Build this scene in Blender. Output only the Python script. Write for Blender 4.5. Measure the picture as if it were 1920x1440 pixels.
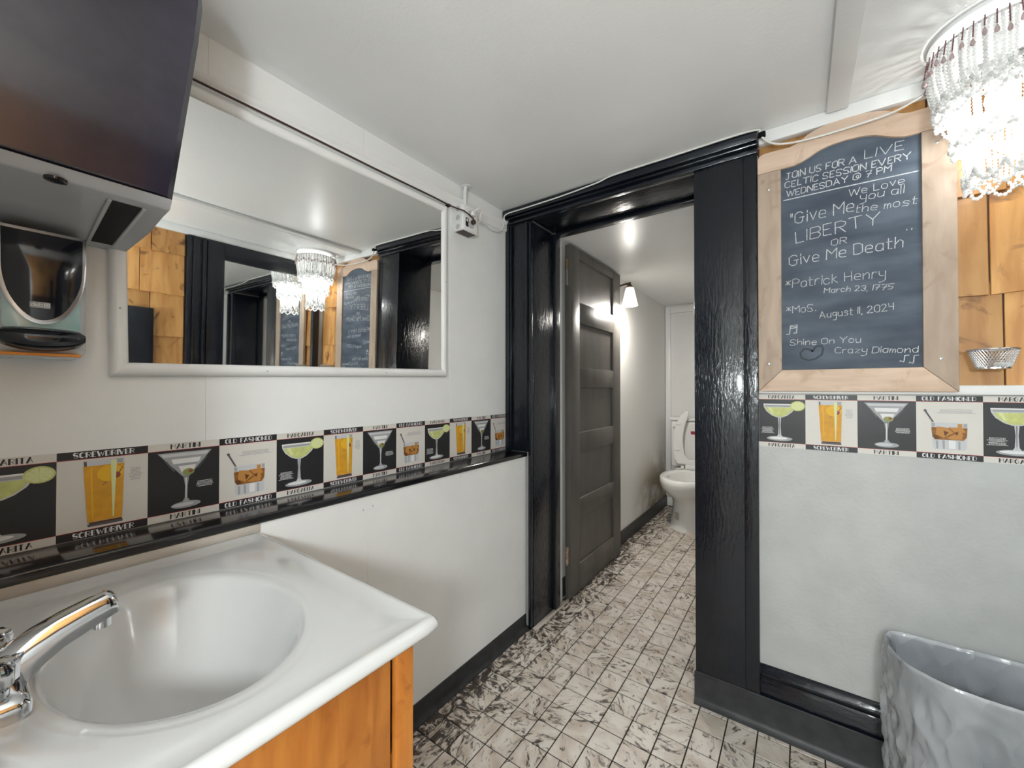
import bpy, bmesh, math, random
from mathutils import Vector, Matrix
random.seed(7)
S = bpy.context.scene
for o in list(bpy.data.objects): bpy.data.objects.remove(o)
PI = math.pi

# ------------------------------------------------------------------ camera, world, exposure
cam = bpy.data.cameras.new('camera')
cam.sensor_width = 36.0
cam.lens = 752.22 / 1920 * 36.0
cam.clip_start = 0.01
camo = bpy.data.objects.new('camera', cam)
S.collection.objects.link(camo)
camo.location = (0, 0, 1.2)
camo.rotation_euler = (PI / 2 + 0.00937, 0.0, 0.62366)
S.camera = camo
w = bpy.data.worlds.new('world'); S.world = w; w.use_nodes = True
w.node_tree.nodes['Background'].inputs[0].default_value = (1, 1, 1, 1)
w.node_tree.nodes['Background'].inputs[1].default_value = 0.0
S.view_settings.view_transform = 'Standard'
S.view_settings.look = 'None'
S.view_settings.gamma = 1.0
S.view_settings.use_curve_mapping = False
S.view_settings.exposure = 0.2
CHANDELIER_W, SCONCE_W, FILL_W = 4.2, 40.0, 56.0  # the last one powers the added fill lamp
CY, HZ = 1.525, 2.111                    # chandelier depth, ceiling height
COL = S.collection

# ------------------------------------------------------------------ materials
def mat(name, color, rough=0.5, metal=0.0, var=0.0, vscale=6.0, bump=0.0, bscale=120.0, stretch=(1, 1, 1),
        coat=0.0, trans=0.0, ior=1.45, alpha=1.0, emit=None, estr=0.0, spec=0.5, color2=None, detail=4.0):
    m = bpy.data.materials.new(name); m.use_nodes = True
    nt = m.node_tree; b = nt.nodes['Principled BSDF']
    b.inputs['Base Color'].default_value = (*color, 1)
    b.inputs['Roughness'].default_value = rough
    b.inputs['Metallic'].default_value = metal
    b.inputs['Coat Weight'].default_value = coat
    b.inputs['Coat Roughness'].default_value = 0.08
    b.inputs['Transmission Weight'].default_value = trans
    b.inputs['IOR'].default_value = ior
    b.inputs['Alpha'].default_value = alpha
    b.inputs['Specular IOR Level'].default_value = spec
    if emit:
        b.inputs['Emission Color'].default_value = (*emit, 1); b.inputs['Emission Strength'].default_value = estr
    if var or bump:
        tc = nt.nodes.new('ShaderNodeTexCoord'); mp = nt.nodes.new('ShaderNodeMapping')
        mp.inputs['Scale'].default_value = stretch
        nt.links.new(tc.outputs['Object'], mp.inputs['Vector'])
    if var:
        n = nt.nodes.new('ShaderNodeTexNoise'); n.inputs['Scale'].default_value = vscale
        n.inputs['Detail'].default_value = detail
        nt.links.new(mp.outputs[0], n.inputs['Vector'])
        r = nt.nodes.new('ShaderNodeValToRGB')
        c2 = color2 or tuple(max(0, c * (1 - var)) for c in color)
        r.color_ramp.elements[0].position = 0.35; r.color_ramp.elements[1].position = 0.65
        r.color_ramp.elements[0].color = (*c2, 1); r.color_ramp.elements[1].color = (*color, 1)
        nt.links.new(n.outputs['Fac'], r.inputs[0]); nt.links.new(r.outputs[0], b.inputs['Base Color'])
    if bump:
        n2 = nt.nodes.new('ShaderNodeTexNoise'); n2.inputs['Scale'].default_value = bscale
        n2.inputs['Detail'].default_value = 3
        nt.links.new(mp.outputs[0], n2.inputs['Vector'])
        bp = nt.nodes.new('ShaderNodeBump'); bp.inputs['Strength'].default_value = bump; bp.inputs['Distance'].default_value = 0.004
        nt.links.new(n2.outputs['Fac'], bp.inputs['Height']); nt.links.new(bp.outputs[0], b.inputs['Normal'])
    return m

def nodes(m): return m.node_tree, m.node_tree.nodes, m.node_tree.links, m.node_tree.nodes['Principled BSDF']

M = {}
M['wall'] = mat('wall_paint', (0.86, 0.868, 0.855), 0.42, var=0.04, vscale=5, bump=0.12, bscale=160)
M['ceil'] = mat('ceiling_paint', (0.87, 0.875, 0.865), 0.33, var=0.03, vscale=3, bump=0.10, bscale=130)
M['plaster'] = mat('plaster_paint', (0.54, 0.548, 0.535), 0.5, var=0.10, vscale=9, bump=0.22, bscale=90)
M['trimw'] = mat('white_trim', (0.86, 0.86, 0.85), 0.33, var=0.03, bump=0.06, bscale=60)
M['black'] = mat('black_gloss_paint', (0.008, 0.011, 0.018), 0.17, var=0.3, vscale=14, bump=0.75, bscale=110, stretch=(1, 1, 0.22), coat=0.2)
M['blackh'] = mat('black_gloss_paint_header', (0.008, 0.011, 0.018), 0.17, var=0.3, vscale=14, bump=0.6, bscale=90, stretch=(0.22, 1, 1), coat=0.2)
M['door'] = mat('door_black_paint', (0.105, 0.097, 0.085), 0.45, var=0.25, vscale=10, bump=0.16, bscale=45, stretch=(1, 1, 0.3))
M['vinyl'] = mat('vinyl_cove', (0.035, 0.037, 0.040), 0.42, var=0.4, vscale=25, bump=0.05)
M['ledge'] = mat('ledge_black', (0.012, 0.012, 0.014), 0.16, var=0.4, vscale=30, bump=0.12, bscale=60, stretch=(1, 0.2, 1), coat=0.4)
M['bare'] = mat('worn_paint_wood', (0.60, 0.56, 0.50), 0.6, var=0.35, vscale=18, stretch=(1, 0.25, 1), color2=(0.42, 0.37, 0.31), bump=0.2, bscale=80)
M['mirror'] = mat('mirror_silver', (0.90, 0.91, 0.90), 0.015, 1.0)
M['chrome'] = mat('chrome', (0.72, 0.73, 0.75), 0.08, 1.0)
M['steel'] = mat('brushed_steel', (0.45, 0.45, 0.46), 0.3, 1.0)
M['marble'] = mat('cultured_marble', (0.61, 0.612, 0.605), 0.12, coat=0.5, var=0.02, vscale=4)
M['porcelain'] = mat('porcelain', (0.85, 0.85, 0.83), 0.09, coat=0.3)
M['seat'] = mat('toilet_seat_plastic', (0.86, 0.86, 0.84), 0.25)
M['water'] = mat('bowl_water', (0.45, 0.42, 0.38), 0.05)
M['blackp'] = mat('black_plastic', (0.012, 0.014, 0.020), 0.10, coat=0.4)
M['smoke'] = mat('smoked_plastic', (0.030, 0.026, 0.046), 0.20, var=0.25, vscale=12, coat=0.5)
M['greyp'] = mat('grey_plastic', (0.44, 0.45, 0.47), 0.28, coat=0.2)
M['lgreyp'] = mat('light_grey_plastic', (0.52, 0.53, 0.54), 0.3)
M['dark'] = mat('dark_recess', (0.006, 0.006, 0.007), 0.4, spec=0.1)
M['clear'] = mat('clear_shell', (0.55, 0.58, 0.60), 0.12, coat=0.5)
M['teal'] = mat('teal_soap', (0.20, 0.46, 0.45), 0.15, var=0.5, vscale=18, color2=(0.45, 0.60, 0.60), coat=0.5)
M['silver'] = mat('silver_trim', (0.62, 0.63, 0.65), 0.22, 0.9)
M['orange'] = mat('orange_strip', (0.75, 0.26, 0.03), 0.4)
M['white'] = mat('white_plastic', (0.82, 0.82, 0.81), 0.35)
M['cable'] = mat('white_cable', (0.78, 0.77, 0.74), 0.4)
M['brown'] = mat('brown_cord', (0.055, 0.028, 0.020), 0.4)
M['slate'] = mat('slate', (0.038, 0.054, 0.080), 0.6, var=0.5, vscale=9, detail=9, color2=(0.092, 0.118, 0.155), bump=0.04, stretch=(.6, 1, 1.7))
M['chalk'] = mat('chalk', (0.64, 0.66, 0.68), 0.9, var=0.35, vscale=160)
M['chalk2'] = mat('chalk_faint', (0.27, 0.30, 0.33), 0.9)
M['smudge'] = mat('wet_smudge', (0.026, 0.034, 0.048), 0.6)
M['paperw'] = mat('paper_cream', (0.70, 0.67, 0.62), 0.45)
M['paperk'] = mat('paper_black', (0.020, 0.020, 0.022), 0.4)
M['red'] = mat('print_red', (0.42, 0.035, 0.035), 0.5)
M['pink'] = mat('print_white', (0.78, 0.78, 0.78), 0.45)
M['pgrey'] = mat('print_grey', (0.36, 0.37, 0.38), 0.5)
M['pdark'] = mat('print_dark_grey', (0.10, 0.10, 0.11), 0.5)
M['plight'] = mat('print_light_grey', (0.58, 0.59, 0.61), 0.5)
M['plime'] = mat('print_lime', (0.62, 0.66, 0.24), 0.5, var=0.2, vscale=60)
M['plimed'] = mat('print_lime_flesh', (0.70, 0.74, 0.38), 0.5)
M['porange'] = mat('print_orange', (0.74, 0.36, 0.025), 0.5, var=0.15, vscale=50)
M['pyellow'] = mat('print_yellow', (0.80, 0.46, 0.02), 0.5)
M['pcherry'] = mat('print_cherry', (0.30, 0.06, 0.045), 0.5)
M['pbrown'] = mat('print_brown', (0.33, 0.13, 0.025), 0.5, var=0.4, vscale=90)
M['pbrown2'] = mat('print_brown_light', (0.50, 0.23, 0.055), 0.5)
M['pbrown3'] = mat('print_brown_dark', (0.13, 0.045, 0.010), 0.5)
M['polive'] = mat('print_olive', (0.26, 0.30, 0.09), 0.5)
M['bronze'] = mat('bronze', (0.10, 0.075, 0.055), 0.35, 0.7)
M['brass'] = mat('brass', (0.62, 0.42, 0.14), 0.3, 1.0)
M['rust'] = mat('rust', (0.25, 0.10, 0.04), 0.8, var=0.5, vscale=60, color2=(0.45, 0.36, 0.28))
M['shade'] = mat('frosted_shade', (0.9, 0.9, 0.88), 0.3, emit=(1.0, 0.95, 0.88), estr=2.2)
def fill_globe_mat():
    m = bpy.data.materials.new('frosted_fill_globe'); m.use_nodes = True
    nt, N, L, b = nodes(m)
    tr = N.new('ShaderNodeBsdfTranslucent'); tr.inputs[0].default_value = (1, 1, 1, 1)
    tp = N.new('ShaderNodeBsdfTransparent'); mx = N.new('ShaderNodeMixShader'); mx.inputs[0].default_value = 0.8
    L.new(tr.outputs[0], mx.inputs[1]); L.new(tp.outputs[0], mx.inputs[2]); L.new(mx.outputs[0], N['Material Output'].inputs['Surface'])
    return m
M['globe'] = fill_globe_mat()  # cover of the added fill lamp
M['bulb'] = mat('bulb_glow', (1, 1, 1), 0.3, emit=(1.0, 0.97, 0.92), estr=3.5)
M['pearl_purple'] = mat('purple_bead', (0.16, 0.055, 0.065), 0.15, coat=0.5)
M['drop'] = mat('pink_drop', (0.55, 0.42, 0.42), 0.08, trans=0.4, coat=0.5)
M['bin'] = mat('bin_plastic', (0.045, 0.055, 0.068), 0.4)
M['binin'] = mat('bin_inner', (0.045, 0.066, 0.088), 0.45)
M['sheath'] = mat('dark_sheathing', (0.06, 0.03, 0.015), 0.8)
M['sticker'] = mat('red_sticker', (0.30, 0.02, 0.05), 0.5)
M['tape'] = mat('yellowed_plate', (0.50, 0.47, 0.38), 0.5)
M['subfloor'] = mat('grout', (0.022, 0.018, 0.015), 0.8)
M['crack'] = mat('crack_line', (0.46, 0.46, 0.44), 0.8)

def bead_mat():
    m = bpy.data.materials.new('pearl_bead'); m.use_nodes = True
    nt, N, L, b = nodes(m)
    b.inputs['Base Color'].default_value = (0.80, 0.80, 0.79, 1); b.inputs['Roughness'].default_value = 0.18
    tr = N.new('ShaderNodeBsdfTranslucent'); tr.inputs[0].default_value = (0.95, 0.95, 0.94, 1)
    mx = N.new('ShaderNodeMixShader'); mx.inputs[0].default_value = 0.38
    L.new(b.outputs[0], mx.inputs[1]); L.new(tr.outputs[0], mx.inputs[2])
    L.new(mx.outputs[0], N['Material Output'].inputs['Surface'])
    return m
M['bead'] = bead_mat()

def liner_mat():
    m = bpy.data.materials.new('plastic_liner'); m.use_nodes = True
    nt, N, L, b = nodes(m)
    b.inputs['Base Color'].default_value = (0.90, 0.92, 0.95, 1); b.inputs['Roughness'].default_value = 0.12
    b.inputs['Specular IOR Level'].default_value = 0.8
    tp = N.new('ShaderNodeBsdfTransparent'); tp.inputs[0].default_value = (0.95, 0.96, 0.98, 1)
    mx = N.new('ShaderNodeMixShader')
    tc = N.new('ShaderNodeTexCoord'); nz = N.new('ShaderNodeTexNoise'); nz.inputs['Scale'].default_value = 5; nz.inputs['Detail'].default_value = 2
    rp = N.new('ShaderNodeMapRange'); rp.inputs[1].default_value = 0.35; rp.inputs[2].default_value = 0.7; rp.inputs[3].default_value = 0.26; rp.inputs[4].default_value = 0.46
    L.new(tc.outputs['Object'], nz.inputs['Vector']); L.new(nz.outputs['Fac'], rp.inputs[0]); L.new(rp.outputs[0], mx.inputs[0])
    mpv = N.new('ShaderNodeMapping'); mpv.inputs['Scale'].default_value = (1, 1, .6); mpv.inputs['Rotation'].default_value = (.4, .5, 0)
    L.new(tc.outputs['Object'], mpv.inputs[0])
    vo = N.new('ShaderNodeTexVoronoi'); vo.feature = 'F1'; vo.inputs['Scale'].default_value = 19; L.new(mpv.outputs[0], vo.inputs['Vector'])
    bp = N.new('ShaderNodeBump'); bp.inputs['Strength'].default_value = 0.7; bp.inputs['Distance'].default_value = 0.02
    L.new(vo.outputs['Distance'], bp.inputs['Height']); L.new(bp.outputs[0], b.inputs['Normal'])
    L.new(tp.outputs[0], mx.inputs[1]); L.new(b.outputs[0], mx.inputs[2])
    L.new(mx.outputs[0], N['Material Output'].inputs['Surface'])
    return m
M['liner'] = liner_mat()

def tile_mat():
    m = bpy.data.materials.new('stone_tile'); m.use_nodes = True
    nt, N, L, b = nodes(m)
    tc = N.new('ShaderNodeTexCoord'); oi = N.new('ShaderNodeObjectInfo'); geo = N.new('ShaderNodeNewGeometry')
    vm = N.new('ShaderNodeVectorMath'); vm.operation = 'MULTIPLY_ADD'
    L.new(oi.outputs['Random'], vm.inputs[0]); vm.inputs[1].default_value = (37, 91, 53); L.new(geo.outputs['Position'], vm.inputs[2])
    rot = N.new('ShaderNodeVectorRotate'); rot.rotation_type = 'Z_AXIS'
    ra = N.new('ShaderNodeMath'); ra.operation = 'MULTIPLY'; ra.inputs[1].default_value = 6.28
    L.new(oi.outputs['Random'], ra.inputs[0]); L.new(ra.outputs[0], rot.inputs['Angle']); L.new(vm.outputs[0], rot.inputs['Vector'])
    st = N.new('ShaderNodeMapping'); st.inputs['Scale'].default_value = (1, 2.2, 1); L.new(rot.outputs[0], st.inputs[0])
    n1 = N.new('ShaderNodeTexNoise'); n1.inputs['Scale'].default_value = 22; n1.inputs['Detail'].default_value = 7; n1.inputs['Roughness'].default_value = 0.68; n1.inputs['Distortion'].default_value = 0.9
    L.new(st.outputs[0], n1.inputs['Vector'])
    n2 = N.new('ShaderNodeTexNoise'); n2.inputs['Scale'].default_value = 9; n2.inputs['Detail'].default_value = 3; L.new(st.outputs[0], n2.inputs['Vector'])
    base = N.new('ShaderNodeValToRGB'); base.color_ramp.elements[0].color = (0.50, 0.42, 0.34, 1); base.color_ramp.elements[1].color = (0.71, 0.655, 0.59, 1)
    base.color_ramp.elements[0].position = 0.3; base.color_ramp.elements[1].position = 0.6
    L.new(n2.outputs['Fac'], base.inputs[0])
    # grime gathers along the walls and differs from tile to tile
    sx = N.new('ShaderNodeSeparateXYZ'); L.new(geo.outputs['Position'], sx.inputs[0])
    g1 = N.new('ShaderNodeMapRange'); g1.inputs[1].default_value = -1.12; g1.inputs[2].default_value = -0.85; g1.inputs[3].default_value = 0.14; g1.inputs[4].default_value = 0.0
    L.new(sx.outputs['X'], g1.inputs[0])
    g2 = N.new('ShaderNodeMath'); g2.operation = 'MULTIPLY_ADD'; g2.inputs[1].default_value = 0.06; L.new(oi.outputs['Random'], g2.inputs[0]); L.new(g1.outputs[0], g2.inputs[2])
    ad = N.new('ShaderNodeMath'); ad.operation = 'SUBTRACT'; L.new(n1.outputs['Fac'], ad.inputs[0]); L.new(g2.outputs[0], ad.inputs[1])
    gr = N.new('ShaderNodeValToRGB'); gr.color_ramp.elements[0].position = 0.33; gr.color_ramp.elements[1].position = 0.43
    gr.color_ramp.elements[0].color = (1, 1, 1, 1); gr.color_ramp.elements[1].color = (0, 0, 0, 1)
    L.new(ad.outputs[0], gr.inputs[0])
    mx = N.new('ShaderNodeMix'); mx.data_type = 'RGBA'
    L.new(gr.outputs[0], mx.inputs[0]); L.new(base.outputs[0], mx.inputs[6]); mx.inputs[7].default_value = (0.055, 0.042, 0.033, 1)
    L.new(mx.outputs[2], b.inputs['Base Color'])
    b.inputs['Roughness'].default_value = 0.38
    bp = N.new('ShaderNodeBump'); bp.inputs['Strength'].default_value = 0.25; bp.inputs['Distance'].default_value = 0.003
    L.new(n1.outputs['Fac'], bp.inputs['Height']); L.new(bp.outputs[0], b.inputs['Normal'])
    return m
M['tile'] = tile_mat()

def wood_mat(name, c1, c2, c3, scale=1.0, axis='Z', rough=0.42, gl=1.0):
    m = bpy.data.materials.new(name); m.use_nodes = True
    nt, N, L, b = nodes(m)
    geo = N.new('ShaderNodeNewGeometry'); oi = N.new('ShaderNodeObjectInfo')
    vm = N.new('ShaderNodeVectorMath'); vm.operation = 'MULTIPLY_ADD'
    L.new(oi.outputs['Random'], vm.inputs[0]); vm.inputs[1].default_value = (13, 29, 17); L.new(geo.outputs['Position'], vm.inputs[2])
    mp = N.new('ShaderNodeMapping')
    sc = {'Z': (1, 1, 0.16), 'X': (0.16, 1, 1), 'Y': (1, 0.16, 1)}[axis]
    mp.inputs['Scale'].default_value = tuple(s * scale for s in sc)
    L.new(vm.outputs[0], mp.inputs[0])
    n = N.new('ShaderNodeTexNoise'); n.inputs['Scale'].default_value = 26; n.inputs['Detail'].default_value = 6; n.inputs['Distortion'].default_value = 0.5
    L.new(mp.outputs[0], n.inputs['Vector'])
    r = N.new('ShaderNodeValToRGB'); e = r.color_ramp.elements
    e[0].position = 0.33; e[0].color = (*c2, 1); e[1].position = 0.62; e[1].color = (*c1, 1)
    L.new(n.outputs['Fac'], r.inputs[0])
    k = N.new('ShaderNodeTexNoise'); k.inputs['Scale'].default_value = 7.5; k.inputs['Detail'].default_value = 5; k.inputs['Distortion'].default_value = 2.5
    L.new(vm.outputs[0], k.inputs['Vector'])
    kr = N.new('ShaderNodeValToRGB'); kr.color_ramp.elements[0].position = 0.30; kr.color_ramp.elements[1].position = 0.42
    kr.color_ramp.elements[0].color = (1, 1, 1, 1); kr.color_ramp.elements[1].color = (0, 0, 0, 1)
    L.new(k.outputs['Fac'], kr.inputs[0])
    mx = N.new('ShaderNodeMix'); mx.data_type = 'RGBA'
    L.new(kr.outputs[0], mx.inputs[0]); L.new(r.outputs[0], mx.inputs[6]); mx.inputs[7].default_value = (*c3, 1)
    br = N.new('ShaderNodeHueSaturation'); L.new(mx.outputs[2], br.inputs['Color'])
    rv = N.new('ShaderNodeMapRange'); rv.inputs[3].default_value = 0.75; rv.inputs[4].default_value = 1.2; L.new(oi.outputs['Random'], rv.inputs[0])
    L.new(rv.outputs[0], br.inputs['Value'])
    L.new(br.outputs[0], b.inputs['Base Color']); b.inputs['Roughness'].default_value = rough
    bp = N.new('ShaderNodeBump'); bp.inputs['Strength'].default_value = 0.25; bp.inputs['Distance'].default_value = 0.003
    L.new(n.outputs['Fac'], bp.inputs['Height']); L.new(bp.outputs[0], b.inputs['Normal'])
    return m
M['cedar'] = wood_mat('cedar_shingle', (0.58, 0.31, 0.105), (0.43, 0.195, 0.055), (0.20, 0.085, 0.032))
M['oak'] = wood_mat('honey_oak', (0.44, 0.165, 0.030), (0.33, 0.105, 0.016), (0.27, 0.085, 0.013), 1.6, rough=0.3)
M['framewood'] = wood_mat('bleached_wood_upright', (0.56, 0.44, 0.34), (0.46, 0.345, 0.26), (0.42, 0.30, 0.22), 1.2, rough=0.6)
M['framewoodx'] = wood_mat('bleached_wood_rail', (0.58, 0.44, 0.34), (0.48, 0.345, 0.25), (0.44, 0.31, 0.22), 1.2, axis='X', rough=0.6)

def stain_wall():
    m = mat('stained_wall_paint', (0.74, 0.73, 0.70), 0.42, bump=0.1, bscale=150)
    nt, N, L, b = nodes(m)
    geo = N.new('ShaderNodeNewGeometry'); s = N.new('ShaderNodeSeparateXYZ'); L.new(geo.outputs['Position'], s.inputs[0])
    def mr(sock, a, c, lo=0.0, hi=1.0):
        r = N.new('ShaderNodeMapRange'); r.interpolation_type = 'SMOOTHSTEP'
        r.inputs[1].default_value = a; r.inputs[2].default_value = c; r.inputs[3].default_value = lo; r.inputs[4].default_value = hi
        L.new(sock, r.inputs[0]); return r.outputs[0]
    def mul(a, c):
        q = N.new('ShaderNodeMath'); q.operation = 'MULTIPLY'; L.new(a, q.inputs[0]); L.new(c, q.inputs[1]); return q.outputs[0]
    n = N.new('ShaderNodeTexNoise'); n.inputs['Scale'].default_value = 6; n.inputs['Detail'].default_value = 5; L.new(geo.outputs['Position'], n.inputs['Vector'])
    f = mul(mul(mr(s.outputs['Y'], 3.15, 3.8), mr(s.outputs['Z'], 0.75, 0.2)), mr(n.outputs['Fac'], 0.28, 0.55))
    mx = N.new('ShaderNodeMix'); mx.data_type = 'RGBA'
    L.new(f, mx.inputs[0]); mx.inputs[6].default_value = (0.74, 0.73, 0.70, 1); mx.inputs[7].default_value = (0.30, 0.225, 0.12, 1)
    L.new(mx.outputs[2], b.inputs['Base Color'])
    return m
M['stain'] = stain_wall()

# ------------------------------------------------------------------ mesh helpers
class G:
    """collects geometry for one mesh object"""
    def __init__(s): s.v = []; s.f = []; s.mi = []; s.mats = []
    def m(s, k):
        if k not in s.mats: s.mats.append(k)
        return s.mats.index(k)
    def add(s, vs, fs, k=None):
        o = len(s.v); s.v += [tuple(v) for v in vs]; i = s.m(k) if k else 0
        for f in fs: s.f.append(tuple(o + a for a in f)); s.mi.append(i)
    def box(s, x0, x1, y0, y1, z0, z1, k=None):
        s.add([(x0, y0, z0), (x1, y0, z0), (x1, y1, z0), (x0, y1, z0), (x0, y0, z1), (x1, y0, z1), (x1, y1, z1), (x0, y1, z1)],
              [(0, 3, 2, 1), (4, 5, 6, 7), (0, 1, 5, 4), (1, 2, 6, 5), (2, 3, 7, 6), (3, 0, 4, 7)], k)
    def prism(s, pts, fn0, fn1, k=None):
        n = len(pts)
        s.add([fn0(*p) for p in pts] + [fn1(*p) for p in pts],
              [tuple(range(n))[::-1], tuple(range(n, 2 * n))] + [(i, (i + 1) % n, n + (i + 1) % n, n + i) for i in range(n)], k)
    def tube(s, path, r, seg=8, k=None, closed=False, cap=True):
        path = [Vector(p) for p in path]; n = len(path); rr = r if isinstance(r, (list, tuple)) else [r] * n
        vs = []; prev = None
        for i, p in enumerate(path):
            a = path[(i - 1) % n] if closed or i > 0 else p; c = path[(i + 1) % n] if closed or i < n - 1 else p
            t = (c - a); t = t.normalized() if t.length > 1e-9 else Vector((0, 0, 1))
            if prev is None:
                u = t.orthogonal().normalized()
            else:
                u = prev - t * prev.dot(t); u = u.normalized() if u.length > 1e-6 else t.orthogonal().normalized()
            prev = u; w_ = t.cross(u)
            for j in range(seg):
                a_ = 2 * PI * j / seg; vs.append(p + (u * math.cos(a_) + w_ * math.sin(a_)) * rr[i])
        fs = []
        for i in range(n if closed else n - 1):
            for j in range(seg):
                a = i * seg + j; b_ = i * seg + (j + 1) % seg; i2 = (i + 1) % n
                fs.append((a, b_, i2 * seg + (j + 1) % seg, i2 * seg + j))
        if cap and not closed:
            fs.append(tuple(range(seg))[::-1]); fs.append(tuple((n - 1) * seg + j for j in range(seg)))
        s.add(vs, fs, k)
    def lathe(s, prof, c, seg=24, k=None, axis='z', cap=True, sx=1.0, sy=1.0):
        vs = []
        for r, h in prof:
            for j in range(seg):
                a = 2 * PI * j / seg; u, v = r * math.cos(a) * sx, r * math.sin(a) * sy
                p = {'z': (u, v, h), 'x': (h, u, v), 'y': (v, h, u)}[axis]
                vs.append((c[0] + p[0], c[1] + p[1], c[2] + p[2]))
        fs = []
        for i in range(len(prof) - 1):
            for j in range(seg):
                fs.append((i * seg + j, i * seg + (j + 1) % seg, (i + 1) * seg + (j + 1) % seg, (i + 1) * seg + j))
        if cap:
            fs.append(tuple(range(seg))[::-1]); fs.append(tuple((len(prof) - 1) * seg + j for j in range(seg)))
        s.add(vs, fs, k)
    def rings(s, R, k=None, cap0=False, cap1=False):
        n = len(R[0]); vs = [p for r in R for p in r]; fs = []
        for i in range(len(R) - 1):
            for j in range(n):
                fs.append((i * n + j, i * n + (j + 1) % n, (i + 1) * n + (j + 1) % n, (i + 1) * n + j))
        if cap0: fs.append(tuple(range(n))[::-1])
        if cap1: fs.append(tuple((len(R) - 1) * n + j for j in range(n)))
        s.add(vs, fs, k)
    def mesh(s, name, bevel=0.0, bseg=2, smooth=True, ang=35):
        me = bpy.data.meshes.new(name); me.from_pydata(s.v, [], s.f)
        for p, i in zip(me.polygons, s.mi): p.material_index = i
        bm = bmesh.new(); bm.from_mesh(me)
        if bevel:
            bmesh.ops.remove_doubles(bm, verts=bm.verts, dist=1e-6)
            es = [e for e in bm.edges if len(e.link_faces) == 2 and e.calc_face_angle(0) > math.radians(30)]
            bmesh.ops.bevel(bm, geom=es, offset=bevel, segments=bseg, profile=0.5, affect='EDGES', clamp_overlap=True)
        bmesh.ops.recalc_face_normals(bm, faces=bm.faces)
        if smooth:
            for f in bm.faces: f.smooth = True
            for e in bm.edges:
                if len(e.link_faces) == 2 and e.calc_face_angle(0) > math.radians(ang): e.smooth = False
        bm.to_mesh(me); bm.free()
        for k in s.mats: me.materials.append(M[k])
        return me

def link(name, me, parent=None):
    o = bpy.data.objects.new(name, me); COL.objects.link(o)
    if parent: o.parent = parent
    return o
def obj(name, g, m=None, parent=None, bevel=0.0, bseg=2, smooth=True, ang=35, loc=None):
    me = g.mesh(name, bevel, bseg, smooth, ang)
    if m: me.materials.clear(); me.materials.append(M[m])
    o = link(name, me, parent)
    if loc: o.location = loc
    return o
def tag(o, label, cat=None, group=None, kind=None):
    o['label'] = label
    if cat: o['category'] = cat
    if group: o['group'] = group
    if kind: o['kind'] = kind
    return o
def thing(name, label, cat, loc=(0, 0, 0), group=None, kind=None):
    o = bpy.data.objects.new(name, None); o.empty_display_size = 0.05; COL.objects.link(o); o.location = loc
    return tag(o, label, cat, group, kind)
def struct(name, label, g=None, m=None, bevel=0.0, cat=None, **k):
    if g is None:
        o = bpy.data.objects.new(name, None); COL.objects.link(o)
    else: o = obj(name, g, m, None, bevel, **k)
    return tag(o, label, cat, kind='structure')
def B(*a, k=None):
    g = G(); g.box(*a, k); return g

# ------------------------------------------------------------------ floor and tiles
XL, XU, YF, XR = -1.12, -1.244, 1.70, 0.62      # lower wall face, upper wall face, far wall face, right wall face
floor = struct('floor', 'small beige stone tile floor with dark grout', B(-1.3, 0.8, -1.3, 4.4, -0.05, -0.003), 'subfloor')
TX, TY, GAP = 0.0928, 0.0967, 0.0042
tg = G(); hx, hy = (TX - GAP) / 2, (TY - GAP) / 2
tg.add([(-hx, -hy, -0.003), (hx, -hy, -0.003), (hx, hy, -0.003), (-hx, hy, -0.003),
        (-hx, -hy, -0.0008), (hx, -hy, -0.0008), (hx, hy, -0.0008), (-hx, hy, -0.0008),
        (-hx + .0012, -hy + .0012, 0), (hx - .0012, -hy + .0012, 0), (hx - .0012, hy - .0012, 0), (-hx + .0012, hy - .0012, 0)],
       [(0, 1, 5, 4), (1, 2, 6, 5), (2, 3, 7, 6), (3, 0, 4, 7), (4, 5, 9, 8), (5, 6, 10, 9), (6, 7, 11, 10), (7, 4, 8, 11), (8, 9, 10, 11)])
tme = tg.mesh('tile', smooth=False); tme.materials.append(M['tile'])
cells = []
for i in range(-4, 16):
    for j in range(-29, 29):
        cx, cy = -0.7775 + TX * (i + .5), 1.537 + TY * (j + .5)
        if cx > 0.62 or cy < -1.25 or cy > 4.26: continue
        narrow = i == -4
        if narrow: cx0, cx1 = -1.12, -1.056; cx = (cx0 + cx1) / 2
        vis = (cx < -0.1 and cy > 0.95 and cy < 1.68) or (cx < -0.25 and 1.6 < cy) or (-.1 < cx < .15 and 0.95 < cy < 1.66)
        if not vis and cy > 1.72: continue
        cells.append((0 if vis else 1, math.hypot(cx, cy), cx, cy, narrow))
cells.sort()
rest = G()
for n, (v_, d_, cx, cy, narrow) in enumerate(cells):
    sx = 0.064 / TX if narrow else 1.0
    if n < 300 and v_ == 0:
        o = link('tile', tme, floor); o.location = (cx, cy, random.uniform(-0.0005, 0.0003)); o.scale = (sx, 1, 1)
    else:
        rest.add([(cx + a * sx, cy + b_, c) for a, b_, c in tg.v], tg.f)
ro = obj('tile_field', rest, 'tile', floor, smooth=False); ro['kind'] = 'stuff'

# ------------------------------------------------------------------ ceiling
ceiling = struct('ceiling', 'low glossy off-white painted ceiling', B(-1.3, 0.75, -1.3, 1.95, HZ, HZ + 0.05), 'ceil')
struct('trim_1', 'white batten strip running along the ceiling toward the chalkboard wall', B(0.073, 0.128, -1.2, 1.66, HZ - 0.016, HZ - 0.0003), 'ceil', 0.003)
struct('ceiling_toilet', 'off-white ceiling of the toilet room', B(-1.2, 0.4, 1.955, 4.4, 2.035, 2.08), 'ceil')

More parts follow.
